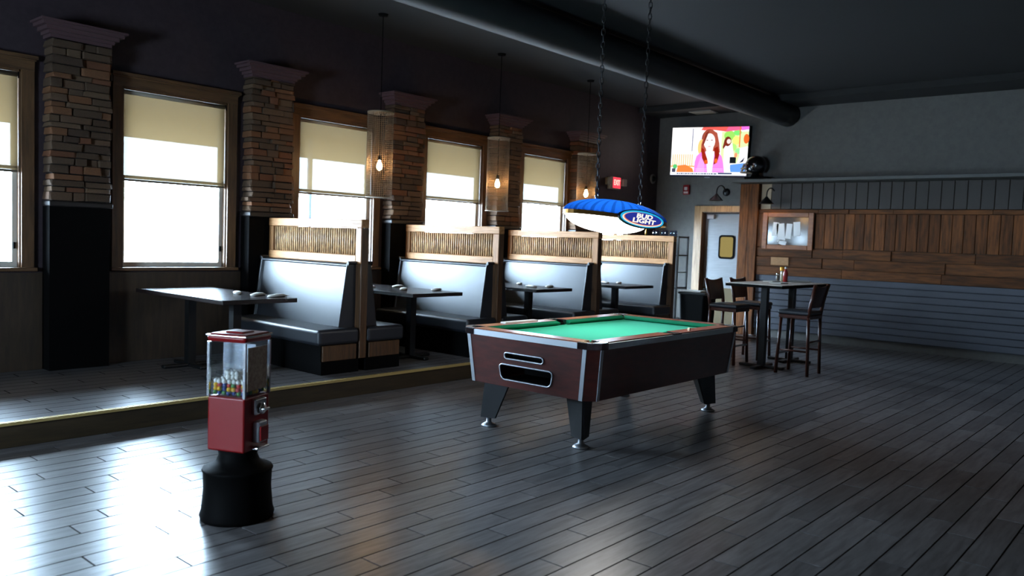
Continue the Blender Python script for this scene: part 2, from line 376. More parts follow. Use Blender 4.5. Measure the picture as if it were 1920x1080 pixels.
# stone pillars
def stone_variant(k):
    rnd = random.Random(k); bm = bmesh.new(); bmesh.ops.create_cube(bm, size=1)
    bmesh.ops.bevel(bm, geom=bm.edges[:], offset=.06, segments=1, affect='EDGES')
    for v in bm.verts: v.co += Vector((rnd.uniform(-.03, .03), rnd.uniform(-.04, .04), rnd.uniform(-.07, .07)))
    bm.verts.index_update(); mb = MB().add([v.co.copy() for v in bm.verts], [[v.index for v in f.verts] for f in bm.faces]); bm.free()
    return mb.mesh('stone', M_stone)
SV = [stone_variant(k) for k in range(6)]
M_cap = mat('plum_moulding', S(86, 64, 66), .3, spec=.6)
def pillar(xc, label, ztop=3.24, seed=0):
    rnd = random.Random(seed)
    t = thing('stone_pillar', label, 'pillar', (xc, YW, ZP), group='stone pillars along the window wall')
    z0 = 1.76 - ZP; z1 = ztop - ZP; hw = .27; dp = .19
    obj('pillar_base', MB().box((-hw, -dp + .02, 0), (hw, 0, z0 - .05)), M_black, t)
    obj('ledge', MB().rbox((-hw - .015, -dp - .02, z0 - .055), (hw + .015, 0, z0 - .005), .012), M_dark, t)
    obj('core', MB().box((-hw + .03, -dp + .035, z0 - .02), (hw - .03, 0, z1)), M_grout, t)
    z = z0
    while z < z1 - .02:
        h = min(rnd.choice((.05, .06, .07, .08)), z1 - z)
        x = -hw + rnd.uniform(-.012, .012); first = True
        while x < hw - .01:
            l = rnd.uniform(.10, .30)
            if hw - (x + l) < .09: l = hw - x + rnd.uniform(-.012, .014)
            pr = rnd.uniform(-.018, .028)
            full = first or x + l > hw - .05
            d0 = -dp - pr; d1 = -.002 if full else -dp + .06
            o = put('stone', SV[rnd.randrange(6)], t, (x + l / 2, (d0 + d1) / 2, z + h / 2), scale=(l - .006, d1 - d0, h - .007))
            x += l; first = False
        z += h
    cp = MB().box((-hw - .0, -dp, z1), (hw, 0, z1 + .03))
    for k, (a, b) in enumerate(((.02, .03), (.05, .035), (.085, .03), (.11, .02))):
        zz = z1 + .03 + sum(q for _, q in ((.02, .03), (.05, .035), (.085, .03), (.11, .02))[:k])
        cp.box((-hw - a, -dp - a, zz), (hw + a, 0, zz + b))
    obj('capital', cp, M_cap, t)
pillar(1.06, 'stone pillar at the far left end of the window wall', seed=11)
pillar(3.09, 'stone pillar one window to the left of the nearest booth', seed=12)
pillar(5.13, 'brown ledger stone pillar at the wall end of the nearest booth partition', seed=1)
pillar(7.17, 'brown ledger stone pillar right behind the nearest hanging wire lamp', seed=2)
pillar(9.18, 'ledger stone pillar with a dark moulded capital behind the middle wire lamp', seed=3)
pillar(11.17, 'narrow looking stone pillar with a dark capital behind the farthest wire lamp', seed=4)

# outside: paving, porch roof and a porch post
struct('ground_outside', MB().box((-14, YW + T, -.3), (40, 30, -.2)), M_concrete)
pr = tag(obj('porch_roof', MB().box((-6, YW + T, 2.95), (24, 2.55, 3.0)).box((-6, 2.5, 2.63), (24, 2.55, 2.95)), M_porch), 'tan underside of the porch roof seen through the roller shades', 'roof')
tag(obj('porch_post', MB().rbox((6.90, 2.40, -.2), (6.955, 2.46, 2.9), .008), M_porchpost), 'blue grey porch post outside the window of the nearest booth', 'post')

# glass exit door in the window wall
d2 = sempty('door_2', (12.28, YW, 0))
f = MB().box((-.56, -.02, 0), (-.47, .12, 2.14)); f.box((.47, -.02, 0), (.56, .12, 2.14)); f.box((-.47, -.02, 2.06), (.47, .12, 2.14))
obj('door_frame', f, M_white, d2)
f = MB().box((-.465, .03, .02), (-.39, .08, 2.05)); f.box((.39, .03, .02), (.465, .08, 2.05)); f.box((-.39, .03, .02), (.39, .08, .25)); f.box((-.39, .03, 1.96), (.39, .08, 2.05))
obj('door_stile', f, M_white, d2)
obj('pane', MB().add([(-.39, .055, .25), (.39, .055, .25), (.39, .055, 1.96), (-.39, .055, 1.96)], [(0, 1, 2, 3)]), M_glass, d2)
pl = MB().prism(rrect(.10, 1.2, .22, 1.83, .055), -.012, .0, M=Matrix.Translation((0, .05, 0)) @ Matrix(((1, 0, 0, 0), (0, 0, 1, 0), (0, 1, 0, 0), (0, 0, 0, 1))))
obj('pull_plate', pl, mat('navy_plate', S(24, 26, 52), .4), d2)

# stainless kitchen door in the back wall
d1 = sempty('door_1', (XB, 0, 0))
M_jamb = mat('light_oak_jamb', S(182, 140, 88), .4, col2=S(146, 106, 62), scale=(10, 10, 1), noise=3)
obj('casing', MB().box((-.03, DY1, 0), (0, DY1 + .155, DZ + .11)), M_jamb, d1)
obj('head_casing', MB().box((-.03, DY0 - .1, DZ), (0, DY1, DZ + .11)), M_jamb, d1)
obj('casing', MB().box((-.03, DY0 - .1, 0), (0, DY0, DZ)), M_jamb, d1)
obj('jamb', MB().box((0, DY1 - .02, 0), (.18, DY1, DZ)).box((0, DY0, 0), (.18, DY0 + .02, DZ)).box((0, DY0, DZ - .02), (.18, DY1, DZ)), M_oakd, d1)
obj('door_panel', MB().rbox((.09, DY0 + .025, .02), (.13, DY1 - .025, DZ - .03), .004), M_steel, d1)
obj('kick_plate', MB().box((.085, DY0 + .03, .05), (.09, DY1 - .03, .80)), mat('dull_brass_plate', S(96, 80, 52), .6, metal=.3), d1)
wy, wz = -.735, 1.56; YZ = lambda x: Matrix(((0, 0, 1, x), (1, 0, 0, 0), (0, 1, 0, 0), (0, 0, 0, 1)))
gk = MB().prism(rrect(wy - .16, wz - .22, wy + .16, wz + .22, .06), 0, .012, M=YZ(.075))
ob_g = obj('window_gasket', gk, M_black, d1)
obj('pane', MB().prism(rrect(wy - .125, wz - .185, wy + .125, wz + .185, .04), 0, .003, M=YZ(.072)), emit('kitchen_window_glow', S(176, 158, 96), .75), d1)
obj('door_closer', MB().rbox((.02, DY1 - .22, DZ - .13), (.09, DY1 - .08, DZ - .05), .01), mat('closer_metal', S(168, 164, 168), .4, metal=.4), d1)
# lit room behind the door is not modelled: the door is closed

# timber clad section of the back wall, right of the door
cl = sempty('trim_2', (XB, 0, 0))
yy = -1.165; x0 = -.12
obj('shelf_board', MB().rbox((-.42, -6.2, 2.70), (0, -1.02, 2.755), .006), mat('grey_shelf', S(84, 84, 80), .5), cl)
def board(y0, y1, z0, z1, mt, d=.0): obj('board', MB().rbox((-.10 - d, y1, z0), (-.002, y0, z1), .006, 1, smooth=False), mt, cl)
board(-1.045, -1.215, 0, 2.695, M_barn, .02); board(-1.22, -1.395, 0, 2.695, M_barn, .03)
obj('board', MB().rbox((-.06, -1.60, 2.25), (-.002, -1.42, 2.69), .004, 1), mat('tan_panel', S(172, 152, 124), .6), cl)
y = -1.40; k = 0
for (z0, z1) in ((1.90, 2.05),):
    pass
z = 1.10
rnd = random.Random(5)
for z0, z1 in ((1.10, 1.25), (1.255, 1.42), (1.425, 1.58), (2.175, 2.245)):
    ya = -1.40
    while ya > -6.0:
        l = rnd.uniform(.5, 1.4) if z0 > 1.2 else 1.5
        board(ya, max(ya - l + .004, -6.2), z0, z1, M_barnh, rnd.uniform(-.01, .01)); ya -= l
board(-1.40, -1.50, 1.585, 2.17, M_barn); 
for z0 in [k * .107 for k in range(1, 10)]:
    obj('siding_board', MB().rbox((-.075, -6.2, z0 + .035), (-.002, -1.40, z0 + .138), .008, 1, smooth=False), M_siding, cl)
for y0 in [-2.42 - .16 * k for k in range(24)]:
    board(y0, y0 - .155, 1.585, 2.17, M_barn)
obj('board', MB().rbox((-.125, -2.0, 1.275), (-.10, -1.68, 1.415), .004, 1), mat('tan_plaque', S(176, 130, 84), .6, col2=S(160, 116, 74), noise=4), cl)
for y0 in [-1.62 - .18 * k for k in range(24)]: board(y0, y0 - .175, 2.25, 2.69, mat('dark_board', S(52, 44, 38), .6) if y0 == -1.62 else bpy.data.materials['dark_board'])
bb = MB().box((-.03, DY1 + .16, 0), (0, YW, .12))
obj('baseboard', bb, M_dark, wall_back)

# framed dark glass panel, white plates painted in as its mirror reflection
fr = thing('framed_board', 'wooden framed dark glass board with white painted reflections, on the timber wall above the high table', 'frame', (XB - .10, -1.95, 1.87))
ff = MB()
for a, b in (((-.04, -.45, -.32), (0, -.36, .32)), ((-.04, .36, -.32), (0, .45, .32)), ((-.04, -.36, -.32), (0, .36, -.24)), ((-.04, -.36, .24), (0, .36, .32))): ff.rbox(a, b, .008, 1, smooth=False)
obj('frame', ff, mat('frame_wood', S(150, 92, 50), .4, col2=S(120, 70, 38), scale=(8, 2, 8), noise=3), fr)
obj('dark_glass', MB().box((-.012, -.36, -.24), (0, .36, .24)), mat('dark_mirror', S(44, 36, 30), .12, spec=.6), fr)
M_reflect = mat('painted_reflection', S(226, 230, 230), .7)
for (y0, z0, w_, h_, a) in ((.22, .03, .10, .24, 5), (.12, -.02, .14, .30, -6), (-.02, .0, .10, .26, 4), (-.16, .04, .12, .24, -4), (.08, -.20, .13, .08, 20)):
    obj('reflection_plate', MB().box((-.018, -w_ / 2, -h_ / 2), (-.013, w_ / 2, h_ / 2)), M_reflect, fr, loc=(0, y0, z0), rot=(R(a), 0, 0))

# ------------------------------------------------------------------ booths
def cushion(mb, a, b, r, M=None): mb.rbox(a, b, r, 3, M=M); return mb
YF, YBk = -1.124, .54         # aisle end and wall end of a partition
def make_booth(double=True):
    t = thing('booth_bench', '', 'booth', (DIV[0], 0, ZP), group='high backed booth benches in a row along the window wall')
    H = 1.698 - ZP; B = 1.251 - ZP
    th = .09
    obj('post', MB().rbox((0, YF, .13), (th, YF + .09, H - .089), .006, 1, smooth=False), M_oakd, t, label='dark upright post at the aisle end')
    obj('stile', MB().rbox((.0, YBk - .08, B + .085), (th, YBk, H - .089), .005, 1, smooth=False), M_oakv, t)
    obj('stile', MB().rbox((-.006, YF + .002, B), (.012, YF + .088, H - .09), .003, 1, smooth=False), M_oakv, t)
    obj('top_rail', MB().rbox((-.006, YF - .002, H - .088), (th, YBk, H), .006, 1, smooth=False), M_oak, t)
    obj('bottom_rail', MB().rbox((-.004, YF + .09, B), (th, YBk, B + .085), .006, 1, smooth=False), M_oak, t)
    obj('partition_core', MB().box((.03, YF + .09, .0), (.06, YBk, H - .09)), M_black, t)
    n = 40; y0, y1 = YF + .092, YBk - .082; pw = (y1 - y0) / n
    sl = MB().tube([(0, 0, B + .086), (0, 0, H - .09)], pw * .345, 8).mesh('slat', M_bamboo)
    for k in range(n): put('slat', sl, t, (.028, y0 + pw * (k + .5), 0))
    def side(s):
        # s=-1 near side (faces -X), s=+1 far side
        X = lambda v: -v if s < 0 else th + v
        Q = lambda a, b: (min(a, b), max(a, b))
        back = MB()
        L_ = YBk - .03 - (YF + .085)
        bm = bmesh.new(); bmesh.ops.create_cube(bm, size=1)
        ya, yb = YF + .085, YBk - .01
        for v in bm.verts:
            zt = v.co.z > 0; fr_ = v.co.x < 0
            v.co = Vector(((.075 if zt else .17) if fr_ else 0, ya if v.co.y < 0 else yb, (B - .004) if zt else .40))
        bmesh.ops.bevel(bm, geom=bm.edges[:], offset=.028, segments=3, affect='EDGES')
        bm.verts.index_update()
        back.add([(X(v.co.x), v.co.y, v.co.z) for v in bm.verts], [[v.index for v in f.verts] for f in bm.faces], smooth=True); bm.free()
        back.wn = True
        obj('backrest', back, M_vinyl, t)
        a, b = Q(X(.0), X(.50)); 
        seat = MB(); seat.rbox((a, YF - .01, .285), (b, YBk - .005, .445), .04, 4)
        obj('seat', seat, M_vinyl, t)
        a, b = Q(X(.0), X(.45))
        obj('seat_base', MB().box((a, YF + .02, .13), (b, YBk, .30)), M_black, t)
        a2, b2 = Q(X(.035), X(.44))
        obj('end_panel', MB().rbox((a2, YF, .132), (b2, YF + .022, .284), .004, 1, smooth=False), M_oakd, t, label='brown wooden end panel under the seat')
        obj('toe_kick', MB().box((a, YF + .008, 0), (b, YBk, .13)), M_black, t)
    side(-1)
    if double: side(1)
    return t
BL = ['nearest high backed booth bench, left of all, with black vinyl and slatted oak top',
      'second booth bench from the left, behind the table with four white napkins',
      'third booth bench from the left, with its back directly above the far pool table rail',
      'farthest booth bench, under the blue lamp and beside the black metal rack']
b0 = make_booth(); relabel(b0, BL[0])
for k in range(1, 4):
    b = copy_tree(b0) if k < 3 else make_booth(False)         # the last one has no bench on its far side
    b.location.x = DIV[k]; relabel(b, BL[k])

# dining tables in the booths
def make_table():
    t = thing('booth_table', '', 'table', (0, 0, ZP), group='dark tables in the booths')
    hw, y0, y1, z = .375, -1.16, .50, .765
    obj('tabletop', MB().rbox((-hw, y0, z - .04), (hw, y1, z), .004, 1, smooth=False), M_laminate, t)
    for y in (-.72, .12):
        c = MB().box((-.04, y - .04, .03), (.04, y + .04, z - .05)); obj('column', c, M_blackmetal, t)
        obj('column_plate', MB().box((-.2, y - .2, z - .052), (.2, y + .2, z - .04)), M_blackmetal, t)
        bs = MB().rbox((-.28, y - .035, 0), (.28, y + .035, .035), .012); bs.rbox((-.035, y - .28, 0), (.035, y + .28, .035), .012)
        obj('column_base', bs, M_blackmetal, t)
    return t
TX = [DIV[0] - 1.18, DIV[0] + 1.045, DIV[1] + 1.065, DIV[2] + 1.065]
TX[0] = 4.33 - .375
TL = ['dark booth table at the left edge of the photo, in front of the nearest booth', 'dark booth table with four napkins, between the first and second booth partitions',
      'dark booth table between the second and third booth partitions', 'farthest dark booth table, in front of the last booth partition']
t0 = make_table(); t0.location.x = TX[0]; relabel(t0, TL[0])
for k in range(1, 4): t = copy_tree(t0); t.location.x = TX[k]; relabel(t, TL[k])
# napkins with rolled cutlery
def make_napkin():
    t = thing('napkin_roll', '', 'napkin', group='rolled napkins on the booth tables')
    mb = MB(); n = 14
    P = []
    for i, (x, w_, h_) in enumerate(((-.11, .012, .010), (-.08, .034, .022), (0, .040, .030), (.07, .036, .026), (.105, .030, .014))):
        P.append([(x, w_ * math.cos(2 * PI * k / n), h_ * .5 + h_ * .5 * math.sin(2 * PI * k / n)) for k in range(n)])
    vs = [v for r_ in P for v in r_]; fs = [(i * n + k, i * n + (k + 1) % n, (i + 1) * n + (k + 1) % n, (i + 1) * n + k) for i in range(4) for k in range(n)]
    fs += [tuple(range(n - 1, -1, -1)), tuple(4 * n + k for k in range(n))]
    mb.add(vs, fs, smooth=True)
    obj('cloth', mb, M_napkin, t)
    obj('cutlery', MB().rbox((.09, -.008, .004), (.15, .008, .010), .002, 1), M_chrome, t)
    return t
ZT = ZP + .766
NAP = [((4.10, -.50), 60, 'rolled napkin on the leftmost booth table, farthest from the aisle'), ((4.16, -.76), 30, 'rolled napkin on the leftmost booth table, in the middle of its three'), ((4.24, -.96), 10, 'rolled napkin on the leftmost booth table, nearest its corner'),
       ((6.03, -.12), 75, 'white napkin at the left end of the second table, against the first booth post'), ((6.36, -.22), 20, 'white napkin second from the left on the second booth table'), ((6.10, -.62), 40, 'yellowish napkin in the centre of the second booth table, above its column'), ((6.42, -.82), 25, 'napkin nearest the right corner of the second booth table'),
       ((8.52, -.28), 35, 'left napkin on the third booth table'), ((8.20, -.77), 70, 'middle napkin on the third booth table, above its column'), ((8.46, -.86), 20, 'right napkin on the third booth table'),
       ((10.32, -.48), 60, 'left napkin on the farthest booth table'), ((10.52, -.60), 25, 'right napkin on the farthest booth table')]
np0 = None
for (x, y), a, lb in NAP:
    o = make_napkin() if np0 is None else copy_tree(np0); np0 = np0 or o
    o.location = (x, y, ZT - .001); o.rotation_euler = (0, 0, R(a)); relabel(o, lb)

# ------------------------------------------------------------------ hanging wire lamps
def make_pendant():
    t = thing('pendant_lamp', '', 'lamp', group='wire mesh pendant lamps over the booth tables')
    r, z0, z1 = .15, 1.99, 2.96
    mb = MB()
    nv, nr, sg = 40, 44, 32
    wr = .0019
    for k in range(nv):
        a = 2 * PI * k / nv; mb.tube([(r * math.cos(a), r * math.sin(a), z0), (r * math.cos(a), r * math.sin(a), z1)], wr, 3)
    for i in range(nr + 1):
        z = z0 + (z1 - z0) * i / nr
        mb.tube([(r * math.cos(2 * PI * k / sg), r * math.sin(2 * PI * k / sg), z) for k in range(sg)], wr, 3, closed=True)
    obj('wire_shade', mb, M_wire, t)
    for nm, z, h in (('top_rim', z1, .02), ('bottom_rim', z0 - .004, .008)):
        rm = MB().lathe([(r - .003, z), (r + .004, z), (r + .004, z + h), (r - .003, z + h), (r - .003, z)], 36)
        if nm == 'top_rim':
            for k in range(3):
                a = 2 * PI * k / 3; rm.tube([(0, 0, z1 + .01), (r * math.cos(a), r * math.sin(a), z1 + .01)], .004, 5)
        obj(nm, rm, M_wire, t)
    obj('cord', MB().tube([(0, 0, 2.47), (0, 0, ZC)], .005, 6), M_black, t)
    obj('socket', MB().lathe([(0, 2.48), (.019, 2.475), (.022, 2.43), (.019, 2.42), (0, 2.42)], 12), M_black, t)
    obj('bulb', MB().lathe([(.012, 2.42), (.018, 2.40), (.030, 2.365), (.032, 2.345), (.027, 2.32), (.012, 2.305), (0, 2.302)], 16), M_bulb, t)
    obj('ceiling_rose', MB().lathe([(0, ZC - .03), (.05, ZC - .025), (.06, ZC)], 16), M_black, t)
    return t
p0 = make_pendant()
for k, (x, y, dz, lb) in enumerate(((6.13, -.10, 0, 'wire mesh pendant lamp nearest the viewer, in front of the first window'), (8.18, -.11, -.055, 'wire mesh pendant lamp in the middle, between the second and third windows'), (10.26, -.09, -.05, 'farthest wire mesh pendant lamp, hanging above the left end of the blue lamp'))):
    o = p0 if k == 0 else copy_tree(p0); o.location = (x, y, dz); relabel(o, lb)

# ------------------------------------------------------------------ pool table
PT = thing('pool_table', 'coin operated pool table with green cloth and mahogany cabinet', 'pool table', (5.922, -3.557, 0), .0051)
AT, BT, AB, BB, CH = 1.189, .686, 1.144, .628, .077
ZTOP, ZCB, ZCT = .822, .382, .772
def octo(a, b, c): return [(-a, -b + c), (-a + c, -b), (a - c, -b), (a, -b + c), (a, b - c), (a - c, b), (-a + c, b), (-a, b - c)]
cab = MB().prism(octo(AB, BB, CH), ZCB, ZCT, poly1=octo(AT - .014, BT - .014, CH))
cabo = obj('cabinet', cab, M_mahog, PT)
# recess cutters in the head end
nx = Vector((-1, 0, 0))
def endx(z): return -(AB + (AT - .014 - AB) * (z - ZCB) / (ZCT - ZCB))
cut = MB(); rims = []
for (y0, z0, y1, z1, r_, ins) in ((-.195, .610, .195, .658, .022, 0), (-.262, .440, .232, .562, .035, 0)):
    pl = rrect(y0, z0, y1, z1, r_)
    if z0 < .5:
        pl = [(p[0] * (1 + .10 * (p[1] - .44) / .12), p[1]) for p in pl]
    dpt = .10 if z0 > .5 else .30
    n = len(pl)
    vs = [(endx(p[1]) - .03, p[0], p[1]) for p in pl] + [(endx(p[1]) + dpt, p[0], p[1]) for p in pl]
    cut.add(vs, [tuple(range(n)), tuple(range(2 * n - 1, n - 1, -1))] + [(i, (i + 1) % n, n + (i + 1) % n, n + i) for i in range(n)], 0)
    rims.append([(endx(p[1]) - .003, p[0], p[1]) for p in pl])
cm = cut.mesh('cut', M_black); cu = bpy.data.objects.new('cut', cm); C.objects.link(cu)
bo = cabo.modifiers.new('b', 'BOOLEAN'); bo.object = cu; bo.solver = 'EXACT'
cabo.parent = None; bpy.context.view_layer.update()
me = bpy.data.meshes.new_from_object(cabo.evaluated_get(bpy.context.evaluated_depsgraph_get())); cabo.modifiers.clear(); cabo.data = me; cabo.parent = PT
bpy.data.objects.remove(cu)
for nm, rp in (('ball_return_rim', rims[1]), ('slot_rim', rims[0])): obj(nm, MB().tube(rp, .0075, 6, closed=True), M_alu, PT)
def liner(y0, z0, y1, z1, d):
    mb = MB(); x0 = endx((z0 + z1) / 2) + .012; x1 = x0 + d
    mb.box((x1, y0, z0), (x1 + .004, y1, z1)); mb.box((x0, y0, z0 - .003), (x1, y1, z0 + .003)); mb.box((x0, y0, z1 - .003), (x1, y1, z1 + .003))
    return mb
obj('ball_return_tray', liner(-.26, .446, .235, .556, .27), M_black, PT)
obj('slot_liner', liner(-.185, .615, .185, .653, .07), M_black, PT)
# metal strips on both edges of every chamfered corner
for sx in (-1, 1):
    for sy in (-1, 1):
        lo = octo(AB + .004, BB + .004, CH); hi = octo(AT - .010, BT - .010, CH)
        for (i0, tw) in (((AB + .004, BB + .004 - CH), (0, 1)), ((AB + .004 - CH, BB + .004), (1, 0))):
            wv = .034
            l0 = Vector((i0[0], i0[1])); h0 = Vector((l0.x + AT - .014 - AB, l0.y + BT - .014 - BB))
            if tw == (0, 1): q = lambda p: [(p.x, p.y), (p.x, p.y - wv), (p.x - .006, p.y - wv), (p.x - .006, p.y)]
            else: q = lambda p: [(p.x, p.y), (p.x - wv, p.y), (p.x - wv, p.y - .006), (p.x, p.y - .006)]
            A = [(sx * a, sy * b) for a, b in q(l0)]; Bq = [(sx * a, sy * b) for a, b in q(h0)]
            obj('corner_strip', MB().prism(A, ZCB, ZCT, poly1=Bq), M_alu, PT)
# apron of metal around the rails, rail tops, corner castings
RI = .155                                            # rail width
PKI = .115
def arc(cx, cy, r, a0, a1, n=8): return [(cx + r * math.cos(R(a0 + (a1 - a0) * k / n)), cy + r * math.sin(R(a0 + (a1 - a0) * k / n))) for k in range(n + 1)]
CL = .165                                            # casting length along each side
for sx in (-1, 1):
    for sy in (-1, 1):
        pc = (AT - .118, BT - .118)
        poly = [(AT - CL, BT), (AT - CH, BT), (AT, BT - CH), (AT, BT - CL), (AT - RI + .01, BT - CL)]
        poly += arc(pc[0], pc[1], .058, -42, 132, 10)
        poly += [(AT - CL, BT - RI + .01)]
        P2 = [(sx * a, sy * b) for a, b in poly]
        obj('corner_casting', MB().prism(P2, ZCT - .002, ZTOP - .006), M_darkchrome, PT, label='dark metal pocket corner')
        top = [(sx * a, sy * b) for a, b in [(AT - CL, BT - .006), (AT - CH - .002, BT - .006), (AT - .006, BT - CH - .002), (AT - .006, BT - CL), (AT - RI + .012, BT - CL)] + arc(pc[0], pc[1], .061, -42, 132, 10) + [(AT - CL, BT - RI + .012)]]
        obj('casting_top', MB().prism(top, ZTOP - .006, ZTOP), M_chrome, PT, label='bright metal top of a pocket corner')
        obj('pocket', MB().lathe([(.057, .80), (.056, .785), (.05, .781), (0, .7805)], 20, M=Matrix.Translation((sx * pc[0], sy * pc[1], 0))), M_black, PT)
def rail_piece(poly, mt, z0, z1, nm='rail'): obj(nm, MB().prism(poly, z0, z1), mt, PT)
for sy in (-1, 1):
    for sx in (-1, 1):
        a, b = .066, AT - CL
        pts = [(b, BT - .022), (b, BT - RI), (a + .01, BT - RI)] + [(a, BT - .10)] + [(a, BT - .022)]
        rail_piece([(sx * p, sy * q) for p, q in pts], M_railwood, ZCT - .004, ZTOP)
        rail_piece([(sx * a * .0, sy * (BT - .022)), (sx * b, sy * (BT - .022)), (sx * b, sy * (BT - .003)), (0, sy * (BT - .003))], M_alu, ZCT - .002, ZTOP - .008, 'apron_strip')
        pr_ = [(0, .775), (.045, .792), (.05, .805), (0, ZTOP - .002)]
        c = MB(); x0, x1 = .075, AT - CL - .005
        vs = [(sx * x0, sy * (BT - RI - d), z) for d, z in pr_] + [(sx * (x1 - d * .8), sy * (BT - RI - d), z) for d, z in pr_]
        c.add(vs, [(0, 1, 2, 3), (7, 6, 5, 4)] + [(i, (i + 1) % 4, 4 + (i + 1) % 4, 4 + i) for i in range(4)])
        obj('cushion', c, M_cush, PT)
    # side pocket
    sp = [(-.066, BT - .004), (.066, BT - .004), (.066, BT - .10), (.076, BT - RI)] + arc(0, BT - .115, .058, -20, 200, 10) + [(-.076, BT - RI), (-.066, BT - .10)]
    obj('side_casting', MB().prism([(x, sy * y) for x, y in sp], ZCT, ZTOP + .001), M_darkchrome, PT)
    obj('pocket', MB().lathe([(.057, .80), (.056, .785), (.05, .781), (0, .7805)], 20, M=Matrix.Translation((0, sy * (BT - .115), 0))), M_black, PT)
for sx in (-1, 1):
    b = BT - CL
    rail_piece([(sx * (AT - .022), b), (sx * (AT - RI), b), (sx * (AT - RI), -b), (sx * (AT - .022), -b)], M_railwood, ZCT - .004, ZTOP)
    rail_piece([(sx * (AT - .022), b), (sx * (AT - .003), b), (sx * (AT - .003), -b), (sx * (AT - .022), -b)], M_alu, ZCT - .002, ZTOP - .008, 'apron_strip')
    pr_ = [(0, .775), (.045, .792), (.05, .805), (0, ZTOP - .002)]
    vs = [(sx * (AT - RI - d), -b + d * .8 + .005, z) for d, z in pr_] + [(sx * (AT - RI - d), b - d * .8 - .005, z) for d, z in pr_]
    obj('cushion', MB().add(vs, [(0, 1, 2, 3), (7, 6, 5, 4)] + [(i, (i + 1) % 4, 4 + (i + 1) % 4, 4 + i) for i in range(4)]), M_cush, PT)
# bed with the pocket cut-outs
bx, by = AT - RI - .0, BT - RI - .0
bed = []
qx, qy = AT - .118, BT - .118
def bed_poly():
    p = []
    a = [(bx + .0, y) for y in (by - .05,)]
    p += [(bx, -(by - .05)), (bx, by - .05)] + [(qx - .058 * math.cos(R(t)), qy - .058 * math.sin(R(t))) for t in (70, 45, 20)] + [(bx - .05, by)]
    p += [(.06, by), (.03, by - .012), (-.03, by - .012), (-.06, by)]
    p += [(-bx + .05, by)] + [(-qx + .058 * math.cos(R(t)), qy - .058 * math.sin(R(t))) for t in (20, 45, 70)] + [(-bx, by - .05), (-bx, -(by - .05))]
    p += [(-qx + .058 * math.cos(R(t)), -qy + .058 * math.sin(R(t))) for t in (70, 45, 20)] + [(-bx + .05, -by), (-.06, -by), (-.03, -by + .012), (.03, -by + .012), (.06, -by), (bx - .05, -by)]
    p += [(qx - .058 * math.cos(R(t)), -qy + .058 * math.sin(R(t))) for t in (20, 45, 70)]
    return p
obj('bed_cloth', MB().prism(bed_poly(), .757, .779), M_felt, PT)
# legs with levelling feet
for sx in (-1, 1):
    for sy in (-1, 1):
        q2 = .70711
        def sec(o_, i_, w_):
            L_ = [(o_, .010), (i_ + .012, w_), (i_, w_ - .012), (i_, -w_ + .012), (i_ + .012, -w_), (o_, -.010)]
            return [(sx * 1.02 + (d * sx - t_ * sy) * q2, sy * .47 + (d * sy + t_ * sx) * q2) for d, t_ in L_]
        top = sec(.045, -.165, .105); bot = sec(.07, -.055, .068)
        lg = obj('leg', MB().prism(bot, .075, ZCB, poly1=top), mat('leg_black', S(15, 15, 17), .45, spec=.15) if (sx, sy) == (-1, -1) else bpy.data.materials['leg_black'], PT)
        obj('levelling_foot', MB().lathe([(0, .0), (.062, .0), (.064, .010), (.045, .024), (.022, .034), (.02, .078), (0, .078)], 20, M=Matrix.Translation((sx * 1.02, sy * .47, 0))), M_alu, lg)
# small things on the rails
tag(obj('chalk_cube', MB().rbox((-.011, -.011, 0), (.011, .011, .024), .003), mat('chalk_pale', S(224, 206, 176), .8)), 'small pale chalk cube on the near long rail of the pool table', 'chalk').location = (6.22, -4.178, ZTOP + .0005)
tag(obj('pale_strip', MB().box((-.22, -.03, 0), (.22, .03, .012)), M_napkin), 'pale flat strip lying on the far long rail of the pool table', 'strip').location = (5.42, -2.945, ZTOP)  # pale flat box on the far rail

# ------------------------------------------------------------------ pool table lamp
LP = thing('pool_table_lamp', 'blue billiard lamp with BUD LIGHT oval sign hanging on chains over the pool table', 'lamp', (6.0, -3.55, 1.765))
la, lb_ = .73, .235
TILT = Matrix.Rotation(R(2.6), 4, 'Y')
cprof = []
def canopy():
    mb = MB(); nu, nv = 96, 12
    vs = []; fs = []
    for i in range(nv + 1):
        th_ = (PI / 2) * i / nv
        for k in range(nu):
            a = 2 * PI * k / nu
            rib = 1 + .014 * (k % 2)
            r_ = math.cos(th_) * rib if i < nv else 0.001
            vs.append((la * r_ * math.cos(a), lb_ * r_ * math.sin(a), .012 + .145 * math.sin(th_)))
    for i in range(nv):
        for k in range(nu): fs.append((i * nu + k, i * nu + (k + 1) % nu, (i + 1) * nu + (k + 1) % nu, (i + 1) * nu + k))
    mb.add(vs, fs, smooth=False, M=TILT)
    mb.mi = [1 if (i % nu) % 3 == 0 else 0 for i in range(len(fs))]
    return mb
def canopy_mat(nm, k):
    m = bpy.data.materials.new(nm); m.use_nodes = True; nt = m.node_tree; nt.nodes.clear(); N = nt.nodes; L = nt.links
    tr = N.new('ShaderNodeBsdfTranslucent'); tr.inputs[0].default_value = (.003 * k, .04 * k, .22 * k, 1)
    g = N.new('ShaderNodeBsdfPrincipled'); g.inputs['Base Color'].default_value = (.01, .05, .36, 1); g.inputs['Roughness'].default_value = .25
    x = N.new('ShaderNodeMixShader'); x.inputs[0].default_value = .45; o = N.new('ShaderNodeOutputMaterial')
    L.new(tr.outputs[0], x.inputs[1]); L.new(g.outputs[0], x.inputs[2]); L.new(x.outputs[0], o.inputs[0]); return m
obj('canopy', canopy(), [canopy_mat('blue_canopy', 1), canopy_mat('blue_canopy_rib', .6)], LP)
bd = MB(); n = 64
ring = [(la * 1.012 * math.cos(2 * PI * k / n), lb_ * 1.03 * math.sin(2 * PI * k / n)) for k in range(n)]
